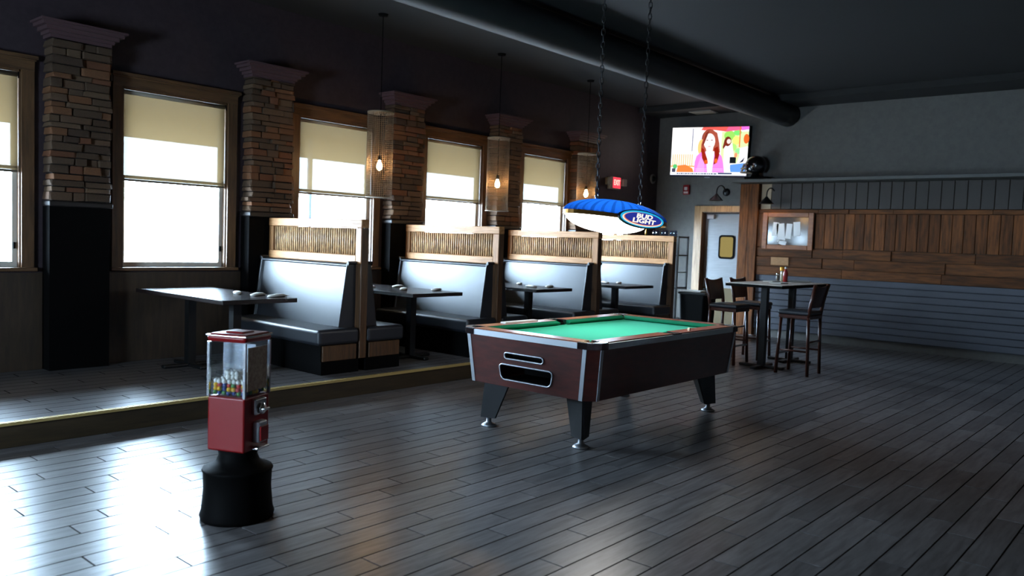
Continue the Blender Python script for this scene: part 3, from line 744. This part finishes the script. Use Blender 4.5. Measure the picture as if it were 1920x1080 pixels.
ring2 = [(p[0] * .985, p[1] * .96) for p in ring]
vs = [(p[0], p[1], -.018) for p in ring] + [(p[0], p[1], .016) for p in ring] + [(p[0], p[1], -.018) for p in ring2] + [(p[0], p[1], .016) for p in ring2]
fs = []
for k in range(n):
    j = (k + 1) % n; fs += [(k, j, n + j, n + k), (2 * n + k, 3 * n + k, 3 * n + j, 2 * n + j), (k, 2 * n + k, 2 * n + j, j), (n + k, n + j, 3 * n + j, 3 * n + k)]
obj('band', bd.add(vs, fs, M=TILT), mat('brass_band', S(150, 108, 52), .3, metal=.7), LP)
df = MB(); vs = []; fs = []; nu, nv = 40, 8
for i in range(nv + 1):
    th_ = (PI / 2) * i / nv
    for k in range(nu):
        a = 2 * PI * k / nu; r_ = max(math.cos(th_), .001); vs.append((-.15 + la * .755 * r_ * math.cos(a), lb_ * .93 * r_ * math.sin(a), -.012 - .125 * math.sin(th_)))
for i in range(nv):
    for k in range(nu): fs.append((i * nu + k, i * nu + (k + 1) % nu, (i + 1) * nu + (k + 1) % nu, (i + 1) * nu + k))
obj('diffuser', df.add(vs, fs, smooth=True, M=TILT), emit('lamp_glow', (1.0, .97, .92, 1), 14), LP)
# oval sign on the near long side
sg = TILT @ Matrix.Translation((-.03, -lb_ - .035, -.004)) @ Matrix.Rotation(R(84), 4, 'X')
def oval(rx, ry, z0, z1, mt, nm, cx=0, cy=0): return obj(nm, MB().prism(ell(rx, ry, 48, cx, cy), z0, z1, M=sg), mt, LP)
oval(.36, .078, -.02, 0, mat('sign_rim_dark', S(16, 24, 40), .3), 'sign_rim')
oval(.345, .069, 0, .003, emit('sign_cyan', S(40, 176, 226), 1.0), 'sign_oval')
oval(.315, .058, .003, .005, emit('sign_white', S(250, 236, 220), 1.0), 'sign_oval', -.005, -.004)
oval(.300, .053, .005, .007, emit('sign_orange', S(226, 120, 70), 1.0), 'sign_oval', 0, 0)
oval(.292, .050, .007, .009, emit('sign_blue', S(42, 52, 150), 1.0), 'sign_oval', .004, .002)
M_signtext = emit('sign_letters', S(255, 246, 232), 1.15)
for body, dx, dy in (('BUD', .012, .021), ('LIGHT', -.002, -.020)):
    me = text_mesh('lettering', body, .053, M_signtext, .0012, shear=.2, bold=.0016, sx=2.45)
    me.transform(sg @ Matrix.Translation((dx, dy, .0105))); put('lettering', me, LP)
pb = MB().lathe([(0, -.06), (.012, -.05), (.012, -.02), (.005, -.005), (.004, .03)], 10, M=TILT @ Matrix.Translation((.05, -lb_ - .03, -.082))); obj('pull', pb, mat('brass', S(190, 150, 80), .3, metal=1), LP)
# chains
def chain(mb, p0, p1, n):
    p0 = Vector(p0); p1 = Vector(p1); d = (p1 - p0); st = d / n; t = d.normalized(); u = t.orthogonal().normalized(); v = t.cross(u)
    for i in range(n):
        c = p0 + st * (i + .5); a = u if i % 2 else v; L2 = st.length * .68
        pts = [c + t * (L2 * math.cos(2 * PI * k / 8)) + a * (.016 * math.sin(2 * PI * k / 8)) for k in range(8)]
        mb.tube(pts, .0045, 4, closed=True)
    return mb
for (xa, za, xt, yt) in ((-.34, .155, -.345, 0), (.34, .125, .41, 0.02)):
    obj('chain', chain(MB(), (xa, 0, za + .05), (xt, yt, ZC - 1.765), 42), M_blackmetal, LP)
    obj('hook', MB().tube([(xa + .022 * math.cos(2 * PI * k / 12), 0, za + .028 + .026 * math.sin(2 * PI * k / 12)) for k in range(12)], .005, 6, closed=True).tube([(xa, 0, za - .02), (xa, 0, za + .005)], .008, 6), M_chrome, LP)

# ------------------------------------------------------------------ exit sign, camera, alarm
ex = thing('exit_sign', 'EXIT sign with red letters and two emergency lamp heads on the dark window wall', 'sign', (12.24, YW, 2.64))
obj('housing', MB().rbox((-.19, -.06, -.115), (.15, 0, .11), .01), M_beige, ex)
obj('red_panel', MB().box((-.10, -.063, -.092), (.14, -.059, .10)), M_redsign, ex)
me = text_mesh('lettering', 'EXIT', .135, M_exitglow, .002, bold=.003, sx=.72); me.transform(Matrix.Translation((.02, -.066, .004)) @ Matrix.Rotation(R(90), 4, 'X')); put('lettering', me, ex)
for x, s in ((-.24, -1), (.245, 1)):
    obj('lamp_head', MB().rbox((x - .055, -.10, -.045), (x + .055, -.02, .085), .012).box((min(x, x - s * .06), -.05, -.01), (max(x, x - s * .06), -.02, .03)), M_beige, ex)
sp = thing('dome_camera', 'small grey dome camera in the dark corner left of the television', 'camera', (13.55, YW, 2.82))
cr = Matrix.Rotation(R(90), 4, 'X')
obj('ring', MB().lathe([(.075, 0), (.09, .01), (.09, .03), (.07, .045), (.06, .03), (.06, 0)], 24, M=cr), mat('camera_grey', S(120, 116, 110), .4), sp)
obj('dome', MB().lathe([(.062, .01), (.055, .045), (.035, .07), (0, .08)], 20, M=cr), mat('camera_dome', S(14, 14, 14), .1), sp)
al = thing('fire_alarm', 'small red fire alarm box on the grey wall below the television', 'alarm', (XB, .09, 2.615))
obj('housing', MB().rbox((-.05, -.065, -.09), (0, .065, .09), .012), M_red, al)
obj('strobe', MB().rbox((-.068, -.035, -.01), (-.048, .03, .05), .008), M_napkin, al)
obj('label_strip', MB().box((-.0515, -.045, -.07), (-.05, .045, -.035)), M_napkin, al)

# ------------------------------------------------------------------ television
def pix(u, v, X):
    d = FW + RT * ((u - 960) / 1513.3) + UP * ((540 - v) / 1513.3); return CAM + d * ((X - CAM.x) / d.x)
TLc, TRc, BLc = pix(1261, 239, 13.40), pix(1406, 236, 13.60), pix(1263, 331, 13.44)
tw = (TRc - TLc).length; hh = (TLc - BLc).length
ex_ = (TRc - TLc).normalized(); ez_ = (TLc - BLc); ez_ = (ez_ - ex_ * ez_.dot(ex_)).normalized(); ey_ = ez_.cross(ex_)
TV = thing('television', 'large flat television on the back wall showing a woman in pink with red hair', 'television')
tc_ = TLc + ex_ * tw / 2 - ez_ * hh / 2
mt_ = Matrix((ex_, ey_, ez_)).transposed().to_4x4(); mt_.translation = tc_; TV.matrix_world = mt_
a, b = tw / 2, hh / 2
obj('bezel', MB().rbox((-a, 0, -b), (a, .05, b), .006), mat('tv_black', S(14, 14, 16), .3), TV)
obj('wall_arm', MB().box((-.2, .05, -.15), (.2, .07, .15)).box((-.04, .07, -.06), (.04, .16, .06)), M_blackmetal, TV)
obj('tv_foot', MB().rbox((-.05, -.012, -b - .012), (.05, .02, -b + .004), .004), M_alu, TV)
pics = []; pcols = []
def pm(c, s=1.0):
    n_ = 'screen_%d_%d_%d' % c
    if n_ not in pcols: pcols.append(n_); pics.append(emit('screen_colour', S(*c), s))
    return pcols.index(n_)
sm = MB(); lay = [0]
sa, sb0, sb1 = a - .008, -b + .035, b - .008
def P(poly, c, s=1.35):
    """polygon in screen units (0..1, 0..1 from the top left)"""
    lay[0] += 1; q = [(-sa + 2 * sa * x, -.0005 - lay[0] * .00012, sb1 - (sb1 - sb0) * y) for x, y in poly]
    sm.add(q, [tuple(range(len(q)))], pm(c, s))
def E_(cx, cy_, rx, ry, c, n=20, s=1.35): P([(cx + rx * math.cos(2 * PI * k / n), cy_ + ry * math.sin(2 * PI * k / n)) for k in range(n)], c, s)
def RECT(x0, y0, x1, y1, c, s=1.35): P([(x0, y0), (x1, y0), (x1, y1), (x0, y1)], c, s)
RECT(0, 0, 1, 1, (255, 252, 250))
for k in range(7): RECT(.01, .06 + k * .07, .27, .066 + k * .07, (246, 226, 222))
RECT(.66, .10, 1, .75, (214, 238, 170)); E_(.76, .18, .07, .10, (150, 214, 96)); E_(.85, .28, .05, .09, (238, 232, 120)); E_(.86, .12, .05, .06, (120, 220, 110)); E_(.80, .42, .06, .08, (170, 226, 120)); E_(.88, .50, .04, .06, (150, 225, 150))
P([(.38, .07), (.41, 0), (.93, 0), (.93, .06), (.72, .10), (.55, .06)], (238, 92, 84)); P([(.70, .10), (.74, 0), (.90, 0), (.90, .07)], (240, 96, 140)); P([(.90, 0), (1, 0), (1, .06), (.91, .08)], (236, 110, 214))
RECT(.275, .02, .285, .50, (70, 84, 130)); RECT(.885, .0, .90, .42, (226, 110, 70)); RECT(.36, .06, .42, .5, (238, 240, 246))
for k in range(10): RECT(.02 + k * .029, .56, .034 + k * .029, .82, (240, 186, 128))
RECT(.0, .80, .33, .83, (240, 170, 100)); P([(.10, .80), (.20, .78), (.30, .86), (.32, .95), (.08, .95)], (240, 128, 62)); E_(.06, .82, .03, .05, (84, 190, 110)); RECT(.02, .86, .07, .95, (70, 70, 90))
# people in the background
P([(.70, .38), (.80, .34), (.83, .60), (.80, .95), (.70, .95)], (255, 250, 252)); E_(.742, .30, .045, .10, (110, 40, 26)); E_(.755, .30, .026, .05, (252, 214, 206)); P([(.70, .26), (.73, .36), (.69, .46), (.68, .42)], (120, 44, 28))
P([(.90, .44), (1, .40), (1, .80), (.86, .82), (.90, .60)], (250, 250, 255)); E_(.975, .25, .035, .10, (220, 100, 40)); RECT(.78, .62, .86, .75, (22, 26, 30)); P([(.78, .78), (.98, .74), (1, .93), (.80, .93)], (96, 150, 226)); P([(.90, .74), (.97, .62), (.95, .72)], (40, 40, 60)); E_(.855, .58, .02, .05, (240, 150, 110)); RECT(.72, .75, .79, .93, (255, 244, 246))
# woman: hair, face, pink jacket
E_(.50, .24, .10, .20, (140, 66, 52)); E_(.405, .42, .05, .17, (246, 196, 120)); P([(.44, .10), (.52, .05), (.60, .12), (.635, .34), (.65, .52), (.58, .62), (.40, .60), (.40, .36)], (164, 78, 60))
P([(.32, .95), (.325, .72), (.345, .60), (.40, .52), (.62, .52), (.675, .60), (.70, .74), (.72, .95)], (232, 130, 218)); P([(.34, .95), (.40, .62), (.45, .56), (.46, .95)], (246, 160, 232))
P([(.46, .50), (.58, .50), (.56, .95), (.50, .95)], (255, 236, 240))
E_(.505, .30, .074, .17, (255, 246, 240)); P([(.46, .42), (.56, .42), (.55, .56), (.48, .56)], (255, 232, 224))
E_(.475, .27, .016, .012, (150, 110, 120), 10); E_(.535, .27, .016, .012, (150, 110, 120), 10); E_(.508, .40, .024, .010, (236, 150, 160), 10); P([(.505, .28), (.515, .35), (.498, .35)], (246, 214, 206))
P([(.40, .42), (.44, .46), (.49, .66), (.50, .76), (.46, .77), (.42, .64)], (150, 34, 18)); E_(.475, .72, .025, .04, (214, 88, 30)); P([(.57, .44), (.62, .40), (.645, .56), (.62, .74), (.575, .78), (.585, .60)], (140, 30, 16)); E_(.605, .70, .02, .05, (226, 100, 34)); P([(.45, .12), (.50, .07), (.47, .20), (.44, .34), (.41, .40)], (120, 46, 34))
RECT(.34, .865, .70, .872, (250, 214, 244)); RECT(.34, .90, .70, .906, (250, 214, 244))
# news strip: too small to read in the photograph, shown as dark dashes
RECT(0, .94, 1, 1, (236, 240, 250)); 
x = .09
while x < .60:
    l = random.uniform(.012, .04); RECT(x, .958, x + l, .982, (70, 80, 110)); x += l + .008
RECT(.64, .945, .82, .975, (40, 54, 96)); 
obj('screen', sm, pics, TV)
obj('lower_bezel_strip', MB().box((-a + .01, -.002, -b + .004), (a - .01, 0, -b + .033)), mat('navy_strip', S(24, 36, 66), .25), TV)

# ------------------------------------------------------------------ sconces
def sconce(y, z, label, dirn=1):
    t = thing('gooseneck_sconce', label, 'lamp', (XB, y, z), group='black gooseneck lamps on the back wall')
    RYm = Matrix.Rotation(R(-90), 4, 'Y')
    obj('wall_plate', MB().lathe([(0, 0), (.07, 0), (.07, .012), (.03, .035), (0, .04)], 18, M=RYm), M_blackmetal, t)
    pts = [(-.03, 0, 0)] + [(-.03 - .17 * (1 - math.cos(R(q))) - .02, .0, -.045 + .12 * math.sin(R(q)) + .03) for q in range(20, 181, 16)] + [(-.39, 0, -.06)]
    obj('arm', MB().tube(pts, .011, 8), M_blackmetal, t)
    sh = MB().lathe([(.02, -.05), (.03, -.07), (.045, -.085), (.12, -.17), (.128, -.175), (.118, -.172), (.04, -.095), (.02, -.08)], 24, M=Matrix.Translation((-.39, 0, 0)))
    obj('lamp_shade', sh, M_blackmetal, t)
    obj('bulb', MB().lathe([(0, -.09), (.02, -.10), (.03, -.125), (.02, -.15), (0, -.156)], 12, M=Matrix.Translation((-.39, 0, 0))), emit('sconce_bulb', (1, .68, .36, 1), 130), t)
    return t
sconce(-.72, 2.56, 'black gooseneck lamp on the grey wall above the steel door')
sconce(-1.66, 2.50, 'black gooseneck lamp under the shelf, right of the tan panel')

# unseen downlights added as warm room fill, behind and beside the viewer
M_can = emit('downlight_lens', (1, .74, .46, 1), 18)
for k, (x, y) in enumerate(((-.6, -5.6), (1.2, -9.4), (4.6, -9.4), (8.4, -9.0), (-1.2, -2.6), (11.6, -8.2))):
    t = thing('fill_downlight', 'added unseen warm fill downlight ' + ('at the left, level with the viewer', 'straight behind the viewer', 'to the right of the viewer', 'at the far right, in front of the right wall', 'at the far left, near the window wall', 'in the far right corner by the back wall')[k], 'lamp', (x, y, ZC), group='added ceiling fill downlights')
    obj('trim_ring', MB().lathe([(.10, 0), (.13, 0), (.13, -.012), (.10, -.006), (.10, 0)], 24), M_white, t)
    obj('lens', MB().lathe([(.10, -.003), (0, -.0031)], 24), M_can, t)

# helmet on the shelf
hm = thing('football_helmet', 'dark football helmet with a pale face guard on the shelf beside the television', 'helmet', (13.52, -1.36, 2.756))
hb = MB(); nu, nv = 24, 14; vs = []; fs = []
for i in range(nv + 1):
    th_ = PI * (.02 + .74 * i / nv)
    for k in range(nu):
        an = 2 * PI * k / nu; vs.append((.15 * math.sin(th_) * math.cos(an), .19 * math.sin(th_) * math.sin(an), .25 + .17 * math.cos(th_)))
for i in range(nv):
    for k in range(nu):
        an = 360 * (k + .5) / nu
        if i > 6 and 60 < an < 120: continue
        fs.append((i * nu + k, i * nu + (k + 1) % nu, (i + 1) * nu + (k + 1) % nu, (i + 1) * nu + k))
fs.append(tuple(range(nu)))
obj('shell', hb.add(vs, fs, smooth=True), mat('helmet_black', S(16, 16, 17), .18, spec=.6), hm)
fg = MB()
for zz, rr in ((.27, .20), (.20, .25), (.13, .25)):
    fg.tube([(.14 * math.cos(R(q)), rr * math.sin(R(q)) + .02, zz) for q in range(20, 161, 14)], .011, 6)
for q in (60, 80, 100, 120): fg.tube([(.14 * math.cos(R(q)), .20 * math.sin(R(q)) + .02, .27), (.14 * math.cos(R(q)), .25 * math.sin(R(q)) + .02, .13)], .010, 6)
obj('face_guard', fg, mat('guard_pale', S(214, 190, 160), .4), hm)
obj('stand', MB().rbox((-.10, -.26, 0), (.10, .16, .045), .012).lathe([(.09, .04), (.06, .10), (.07, .14)], 14), M_black, hm)
obj('plug', MB().lathe([(0, 0), (.02, .002), (.02, .008), (0, .012)], 10, M=Matrix.Translation((-.148, -.04, .26)) @ Matrix.Rotation(R(-90), 4, 'Y')), M_chrome, hm)

# ceiling duct and register
tag(obj('round_duct', MB().tube([(4.5 + .4 * k, -1.82, 3.87) for k in range(24)], .20, 24), mat('duct_dark', S(46, 45, 44), .6, metal=.1)), 'dark round duct running under the ceiling towards the back wall', 'duct')
vg = thing('ceiling_register', 'pale grey air register on the soffit above the television', 'vent', (13.40, -.36, 4.0))
obj('plate', MB().rbox((-.16, -.22, -.02), (.16, .22, 0), .006), mat('register_grey', S(128, 126, 122), .5), vg)
for k in range(6): obj('louvre', MB().box((-.13 + k * .047, -.19, -.028), (-.11 + k * .047, .19, -.02)), M_beige, vg)

# ------------------------------------------------------------------ metal rack, glasses, waste bin
rk = thing('metal_rack', 'black metal rack behind the farthest booth, with glasses on its top shelf', 'rack', (12.62, -.10, 0))
for x in (-.17, .17):
    for y in (-.41, .41): obj('post', MB().box((x - .013, y - .013, 0), (x + .013, y + .013, 1.72)), M_blackmetal, rk)
for z in (.25, .80, 1.37, 1.69): obj('shelf', MB().rbox((-.18, -.42, z), (.18, .42, z + .025), .004, 1), M_blackmetal, rk)
obj('rail', MB().box((-.17, -.41, 1.08), (.17, -.395, 1.095)).box((-.17, .395, 1.08), (.17, .41, 1.095)), M_blackmetal, rk)
M_glas = glass_mat('tumbler_glass', (.80, .88, 1, 1), .05, 3.0)
g0 = None
for k in range(6):
    o = obj('glass_tumbler', MB().lathe([(.030, 0), (.036, .10), (.033, .10), (.027, .008), (0, .008)], 14), M_glas) if g0 is None else g0.copy()
    if g0 is None: g0 = o
    else: C.objects.link(o)
    o.location = (12.56 + .03 * (k % 2), -.38 + k * .088, 1.7155)
    tag(o, 'small clear tumbler standing in the row on top of the black rack', 'glass', 'tumblers on top of the black rack')
wbn = thing('waste_bin', 'tall black bin with a black lid beside the farthest booth', 'bin', (12.70, -.80, 0))
obj('body', MB().prism(rrect(-.19, -.22, .19, .22, .04), 0, .72, poly1=rrect(-.22, -.25, .22, .25, .04)), M_black, wbn)
obj('lid', MB().rbox((-.235, -.265, .72), (.235, .265, .76), .015), M_blackmetal, wbn)
tag(obj('white_tray', MB().rbox((-.12, -.20, 0), (.12, .20, .03), .008), M_napkin), 'white tray lying on the lid of the black bin', 'tray').location = (12.64, -.74, .7605)
tag(obj('black_bowl', MB().lathe([(.03, 0), (.06, .02), (.09, .07), (.085, .07), (.055, .028), (0, .02)], 18), M_black), 'small black bowl standing beside the white tray on the bin', 'bowl').location = (12.83, -.92, .7605)

# ------------------------------------------------------------------ high table with stools
HT = thing('high_table', 'tall dark pub table at the right by the timber wall', 'table', (10.55, -3.15, 0))
obj('tabletop', MB().rbox((-.82, -.375, 1.06), (.82, .375, 1.10), .006, 1), mat('high_table_top', S(228, 218, 208), .4, col2=S(205, 195, 185), scale=(2, 10, 2), noise=3), HT)
obj('edge_band', MB().box((-.825, -.38, 1.058), (.825, -.375, 1.092)).box((-.825, .375, 1.058), (.825, .38, 1.092)).box((-.825, -.38, 1.058), (-.82, .38, 1.092)).box((.82, -.38, 1.058), (.825, .38, 1.092)), M_black, HT)
for x in (-.45, .45):
    obj('column', MB().box((x - .04, -.04, .02), (x + .04, .04, 1.055)), M_blackmetal, HT)
    obj('column_base', MB().rbox((x - .28, -.04, 0), (x + .28, .04, .035), .012).rbox((x - .04, -.30, 0), (x + .04, .30, .035), .012), M_blackmetal, HT)
M_stool = mat('dark_cherry', S(74, 36, 24), .3, col2=S(52, 26, 18), scale=(8, 8, 2), noise=3)
def make_stool():
    t = thing('bar_stool', '', 'stool', group='wooden bar stools at the high table')     # faces -Y, back at +Y
    for sx in (-1, 1):
        obj('leg', MB().tube([(sx * .20, .20, 0), (sx * .195, .185, .45), (sx * .19, .175, .74)], .02, 6), M_stool, t)
        obj('leg', MB().tube([(sx * .20, -.20, 0), (sx * .18, -.17, .74)], .022, 6, r2=.018), M_stool, t)
        obj('back_post', MB().tube([(sx * .19, .175, .72), (sx * .20, .20, .90), (sx * .215, .25, 1.13)], .022, 6), M_stool, t)
        obj('stretcher', MB().tube([(sx * .19, .19, .30), (sx * .19, -.185, .30)], .012, 6), M_stool, t)
    obj('stretcher', MB().tube([(-.19, .192, .42), (.19, .192, .42)], .012, 6), M_stool, t)
    obj('footrest', MB().tube([(-.19, -.19, .25), (.19, -.19, .25)], .014, 6), M_alu, t)
    obj('seat_frame', MB().rbox((-.205, -.20, .70), (.205, .20, .745), .008), M_stool, t)
    obj('seat', MB().rbox((-.215, -.21, .745), (.215, .195, .80), .024, 3), M_vinyl, t)
    bk = MB(); n = 9; vs = []; fs = []
    for j, (z, y) in enumerate(((.845, .19), (.95, .212), (1.06, .236), (1.125, .25))):
        for i in range(n):
            u = -1 + 2 * i / (n - 1); zz = z + (-.022 * (1 - u * u) if j == 3 else 0)
            vs.append((u * .20, y + .018 * (1 - u * u), zz)); vs.append((u * .20, y + .018 * (1 - u * u) - .018, zz))
    for j in range(3):
        for i in range(n - 1):
            q = lambda jj, ii, s_: (jj * n + ii) * 2 + s_
            fs += [(q(j, i, 0), q(j, i + 1, 0), q(j + 1, i + 1, 0), q(j + 1, i, 0)), (q(j, i, 1), q(j + 1, i, 1), q(j + 1, i + 1, 1), q(j, i + 1, 1))]
    for j in (0, 3):
        for i in range(n - 1): fs.append((q(j, i, 0), q(j, i, 1), q(j, i + 1, 1), q(j, i + 1, 0)))
    for j in range(3):
        for i in (0, n - 1): fs.append((q(j, i, 0), q(j + 1, i, 0), q(j + 1, i, 1), q(j, i, 1)))
    obj('back_panel', bk.add(vs, fs, smooth=False), M_stool, t)
    return t
s0 = make_stool(); s0.location = (10.13, -2.64, 0); relabel(s0, 'dark wooden bar stool in front of the steel door, left of the pair')
s1 = copy_tree(s0); s1.location = (10.86, -2.64, 0); relabel(s1, 'dark wooden bar stool right of the pair, its back just behind the table corner')
s2 = copy_tree(s0); s2.location = (10.02, -3.66, 0); s2.rotation_euler.z = PI; relabel(s2, 'bar stool on the near right side of the high table')
# condiments and napkin
ZH1 = 1.10
tag(obj('folded_napkin', MB().rbox((-.13, -.07, 0), (.13, .07, .014), .004), M_napkin), 'flat white napkin on the left part of the high table', 'napkin').location = (10.75, -2.95, ZH1 + .0005)
tag(obj('folded_napkin', MB().rbox((-.12, -.08, 0), (.12, .08, .012), .004), M_napkin), 'flat white napkin on the high table nearer the right edge of the view', 'napkin').location = (10.35, -3.22, ZH1 + .0005)
def bottle(x, y, prof, body, cap, label, nm, zc):
    t = thing(nm, label, 'bottle' if 'bottle' in nm else 'shaker', (x, y, ZH1))
    obj('body', MB().lathe([q for q in prof if q[1] <= zc], 14), body, t); obj('cap', MB().lathe([q for q in prof if q[1] >= zc], 14), cap, t)
bottle(11.16, -2.86, [(0, 0), (.022, 0), (.024, .06), (.018, .085), (.02, .085), (.02, .105), (0, .115)], mat('shaker_glass', S(90, 80, 72), .2), M_chrome, 'small shaker with a metal cap, leftmost of the condiments', 'pepper_shaker', .085)
bottle(11.10, -2.95, [(0, 0), (.026, 0), (.026, .13), (.02, .15), (.034, .15), (.034, .20), (0, .205)], mat('clear_bottle', S(176, 168, 140), .2), mat('amber_cap', S(226, 160, 40), .4), 'bottle with an amber cap among the condiments', 'squeeze_bottle', .15)
bottle(11.02, -3.03, [(0, 0), (.03, 0), (.032, .12), (.014, .18), (.017, .18), (.017, .205), (0, .21)], mat('ketchup_red', S(140, 30, 26), .3), M_napkin, 'red ketchup bottle with a white cap among the condiments', 'ketchup_bottle', .18)
# caddy holding them
cdy = tag(obj('condiment_tray', MB().rbox((-.18, -.06, 0), (.18, .06, .02), .006), M_napkin), 'pale tray in front of the condiment bottles on the high table', 'tray')
cdy.location = (11.22, -3.12, ZH1 + .0005); cdy.rotation_euler.z = R(-38)

# ------------------------------------------------------------------ candy machine, front left
gx, gy = 2.294, -3.641
yaw = math.atan2(FW.y, FW.x)
GM = thing('candy_machine', 'red and clear candy vending machine at the left edge of the view', 'vending machine', (gx, gy, 0), 0)
# local axes: the square is turned so that its right face looks past the viewer's right
fx = Vector((FW.x, FW.y)).normalized(); rx = Vector((RT.x, RT.y)).normalized()
def LQ(lat, dep): return (rx.x * lat + fx.x * dep, rx.y * lat + fx.y * dep)
def sq(s): return [LQ(.136 * s, .074 * s), LQ(.074 * s, -.136 * s), LQ(-.136 * s, -.074 * s), LQ(-.074 * s, .136 * s)]
angl = math.atan2(sq(1)[0][1] - sq(1)[1][1], sq(1)[0][0] - sq(1)[1][0])        # direction of the right face
HS = .1095
RZ = Matrix.Rotation(angl, 4, 'Z')      # local x along the right face, local y into the machine
def gb(a, b, r=.008): return MB().rbox(a, b, r, 2, M=RZ)
obj('lid', gb((-HS - .012, -HS - .012, .955), (HS + .012, HS + .012, 1.0), .02).rbox((-HS * .5, -HS * .5, .99), (HS * .5, HS * .5, 1.008), .008, M=RZ), M_red, GM)
obj('lid_band', gb((-HS - .014, -HS - .014, .985), (HS + .014, HS + .014, .994), .003), M_chrome, GM)
gl = MB()
for a, b in (((-HS, -HS), (HS, -HS)), ((HS, -HS), (HS, HS)), ((HS, HS), (-HS, HS)), ((-HS, HS), (-HS, -HS))):
    gl.add([(a[0], a[1], .665), (b[0], b[1], .665), (b[0], b[1], .955), (a[0], a[1], .955)], [(0, 1, 2, 3)], M=RZ)
obj('globe', gl, glass_mat('machine_glass', (.86, .90, .94, 1), .08, 2.0), GM)
ep = MB()
for sx in (-1, 1):
    for sy in (-1, 1): ep.box((sx * HS - .007, sy * HS - .007, .665), (sx * HS + .007, sy * HS + .007, .955), M=RZ)
ep.box((-.003, -HS + .01, .668), (.003, HS - .01, .94), M=RZ)
obj('corner_strip', ep, M_chrome, GM)
obj('body', gb((-HS - .004, -HS - .004, .375), (HS + .004, HS + .004, .668), .012), M_red, GM)
obj('label_card', MB().box((-.085, -HS - .002, .70), (.085, -HS + .001, .93), M=RZ), mat('label_card', S(150, 132, 112), .6, col2=S(120, 96, 80), noise=6), GM)
mech = MB().rbox((-.05, -HS - .03, .57), (.05, -HS, .655), .008, M=RZ)
obj('coin_mechanism', mech, M_chrome, GM)
obj('knob', MB().lathe([(.028, 0), (.03, .012), (.02, .02), (0, .022)], 16, M=RZ @ Matrix.Translation((0, -HS - .03, .60)) @ Matrix.Rotation(R(90), 4, 'X')).rbox((-.03, -HS - .065, .592), (.03, -HS - .045, .608), .005, M=RZ), M_chrome, GM)
obj('chute', MB().rbox((-.04, -HS - .045, .42), (.04, -HS - .002, .535), .01, M=RZ), M_alu, GM)
obj('chute_flap', MB().rbox((-.035, -HS - .055, .43), (.035, -HS - .044, .51), .004, M=RZ), M_red, GM)
obj('lip', MB().rbox((-.055, -HS - .05, .385), (.055, -HS, .40), .005, M=RZ), M_chrome, GM)
obj('stand', MB().lathe([(.19, .0), (.195, .02), (.185, .05), (.175, .16), (.178, .255), (.185, .262), (.18, .272), (.15, .282), (.115, .305), (.10, .34), (.105, .376)], 24), M_black, GM)
balls = MB(); rnd = random.Random(3)
cols = [mat('candy_white', S(235, 228, 215), .4), mat('candy_yellow', S(232, 178, 30), .35), mat('candy_blue', S(36, 58, 120), .35), mat('candy_green', S(70, 130, 60), .35), mat('candy_red', S(190, 40, 36), .35)]
def ball(mb, c, r, mi):
    mb.lathe([(r * math.sin(PI * i / 5) if 0 < i < 5 else 0, c[2] - r * math.cos(PI * i / 5)) for i in range(6)], 8, mi, M=RZ @ Matrix.Translation((c[0], c[1], 0)))
for lay_, z in enumerate((.684, .704, .724, .744, .764, .784)):
    for i in range(7):
        for j in range(7):
            if lay_ >= 4 and (i - 3) ** 2 + (j - 3) ** 2 > 10 - lay_: continue
            mi = rnd.choice((2, 2, 1, 3)) if lay_ == 0 else rnd.choice((1, 1, 2, 3, 4)) if lay_ < 3 else 0
            ball(balls, ((i - 3) * .0285 + rnd.uniform(-.003, .003), (j - 3) * .0285 + rnd.uniform(-.003, .003), z), .0138, mi)
o = tag(obj('candy_balls', balls, cols), 'coloured candy balls heaped inside the clear box of the vending machine', 'candy'); o['kind'] = 'stuff'; o.location = (gx, gy, 0)
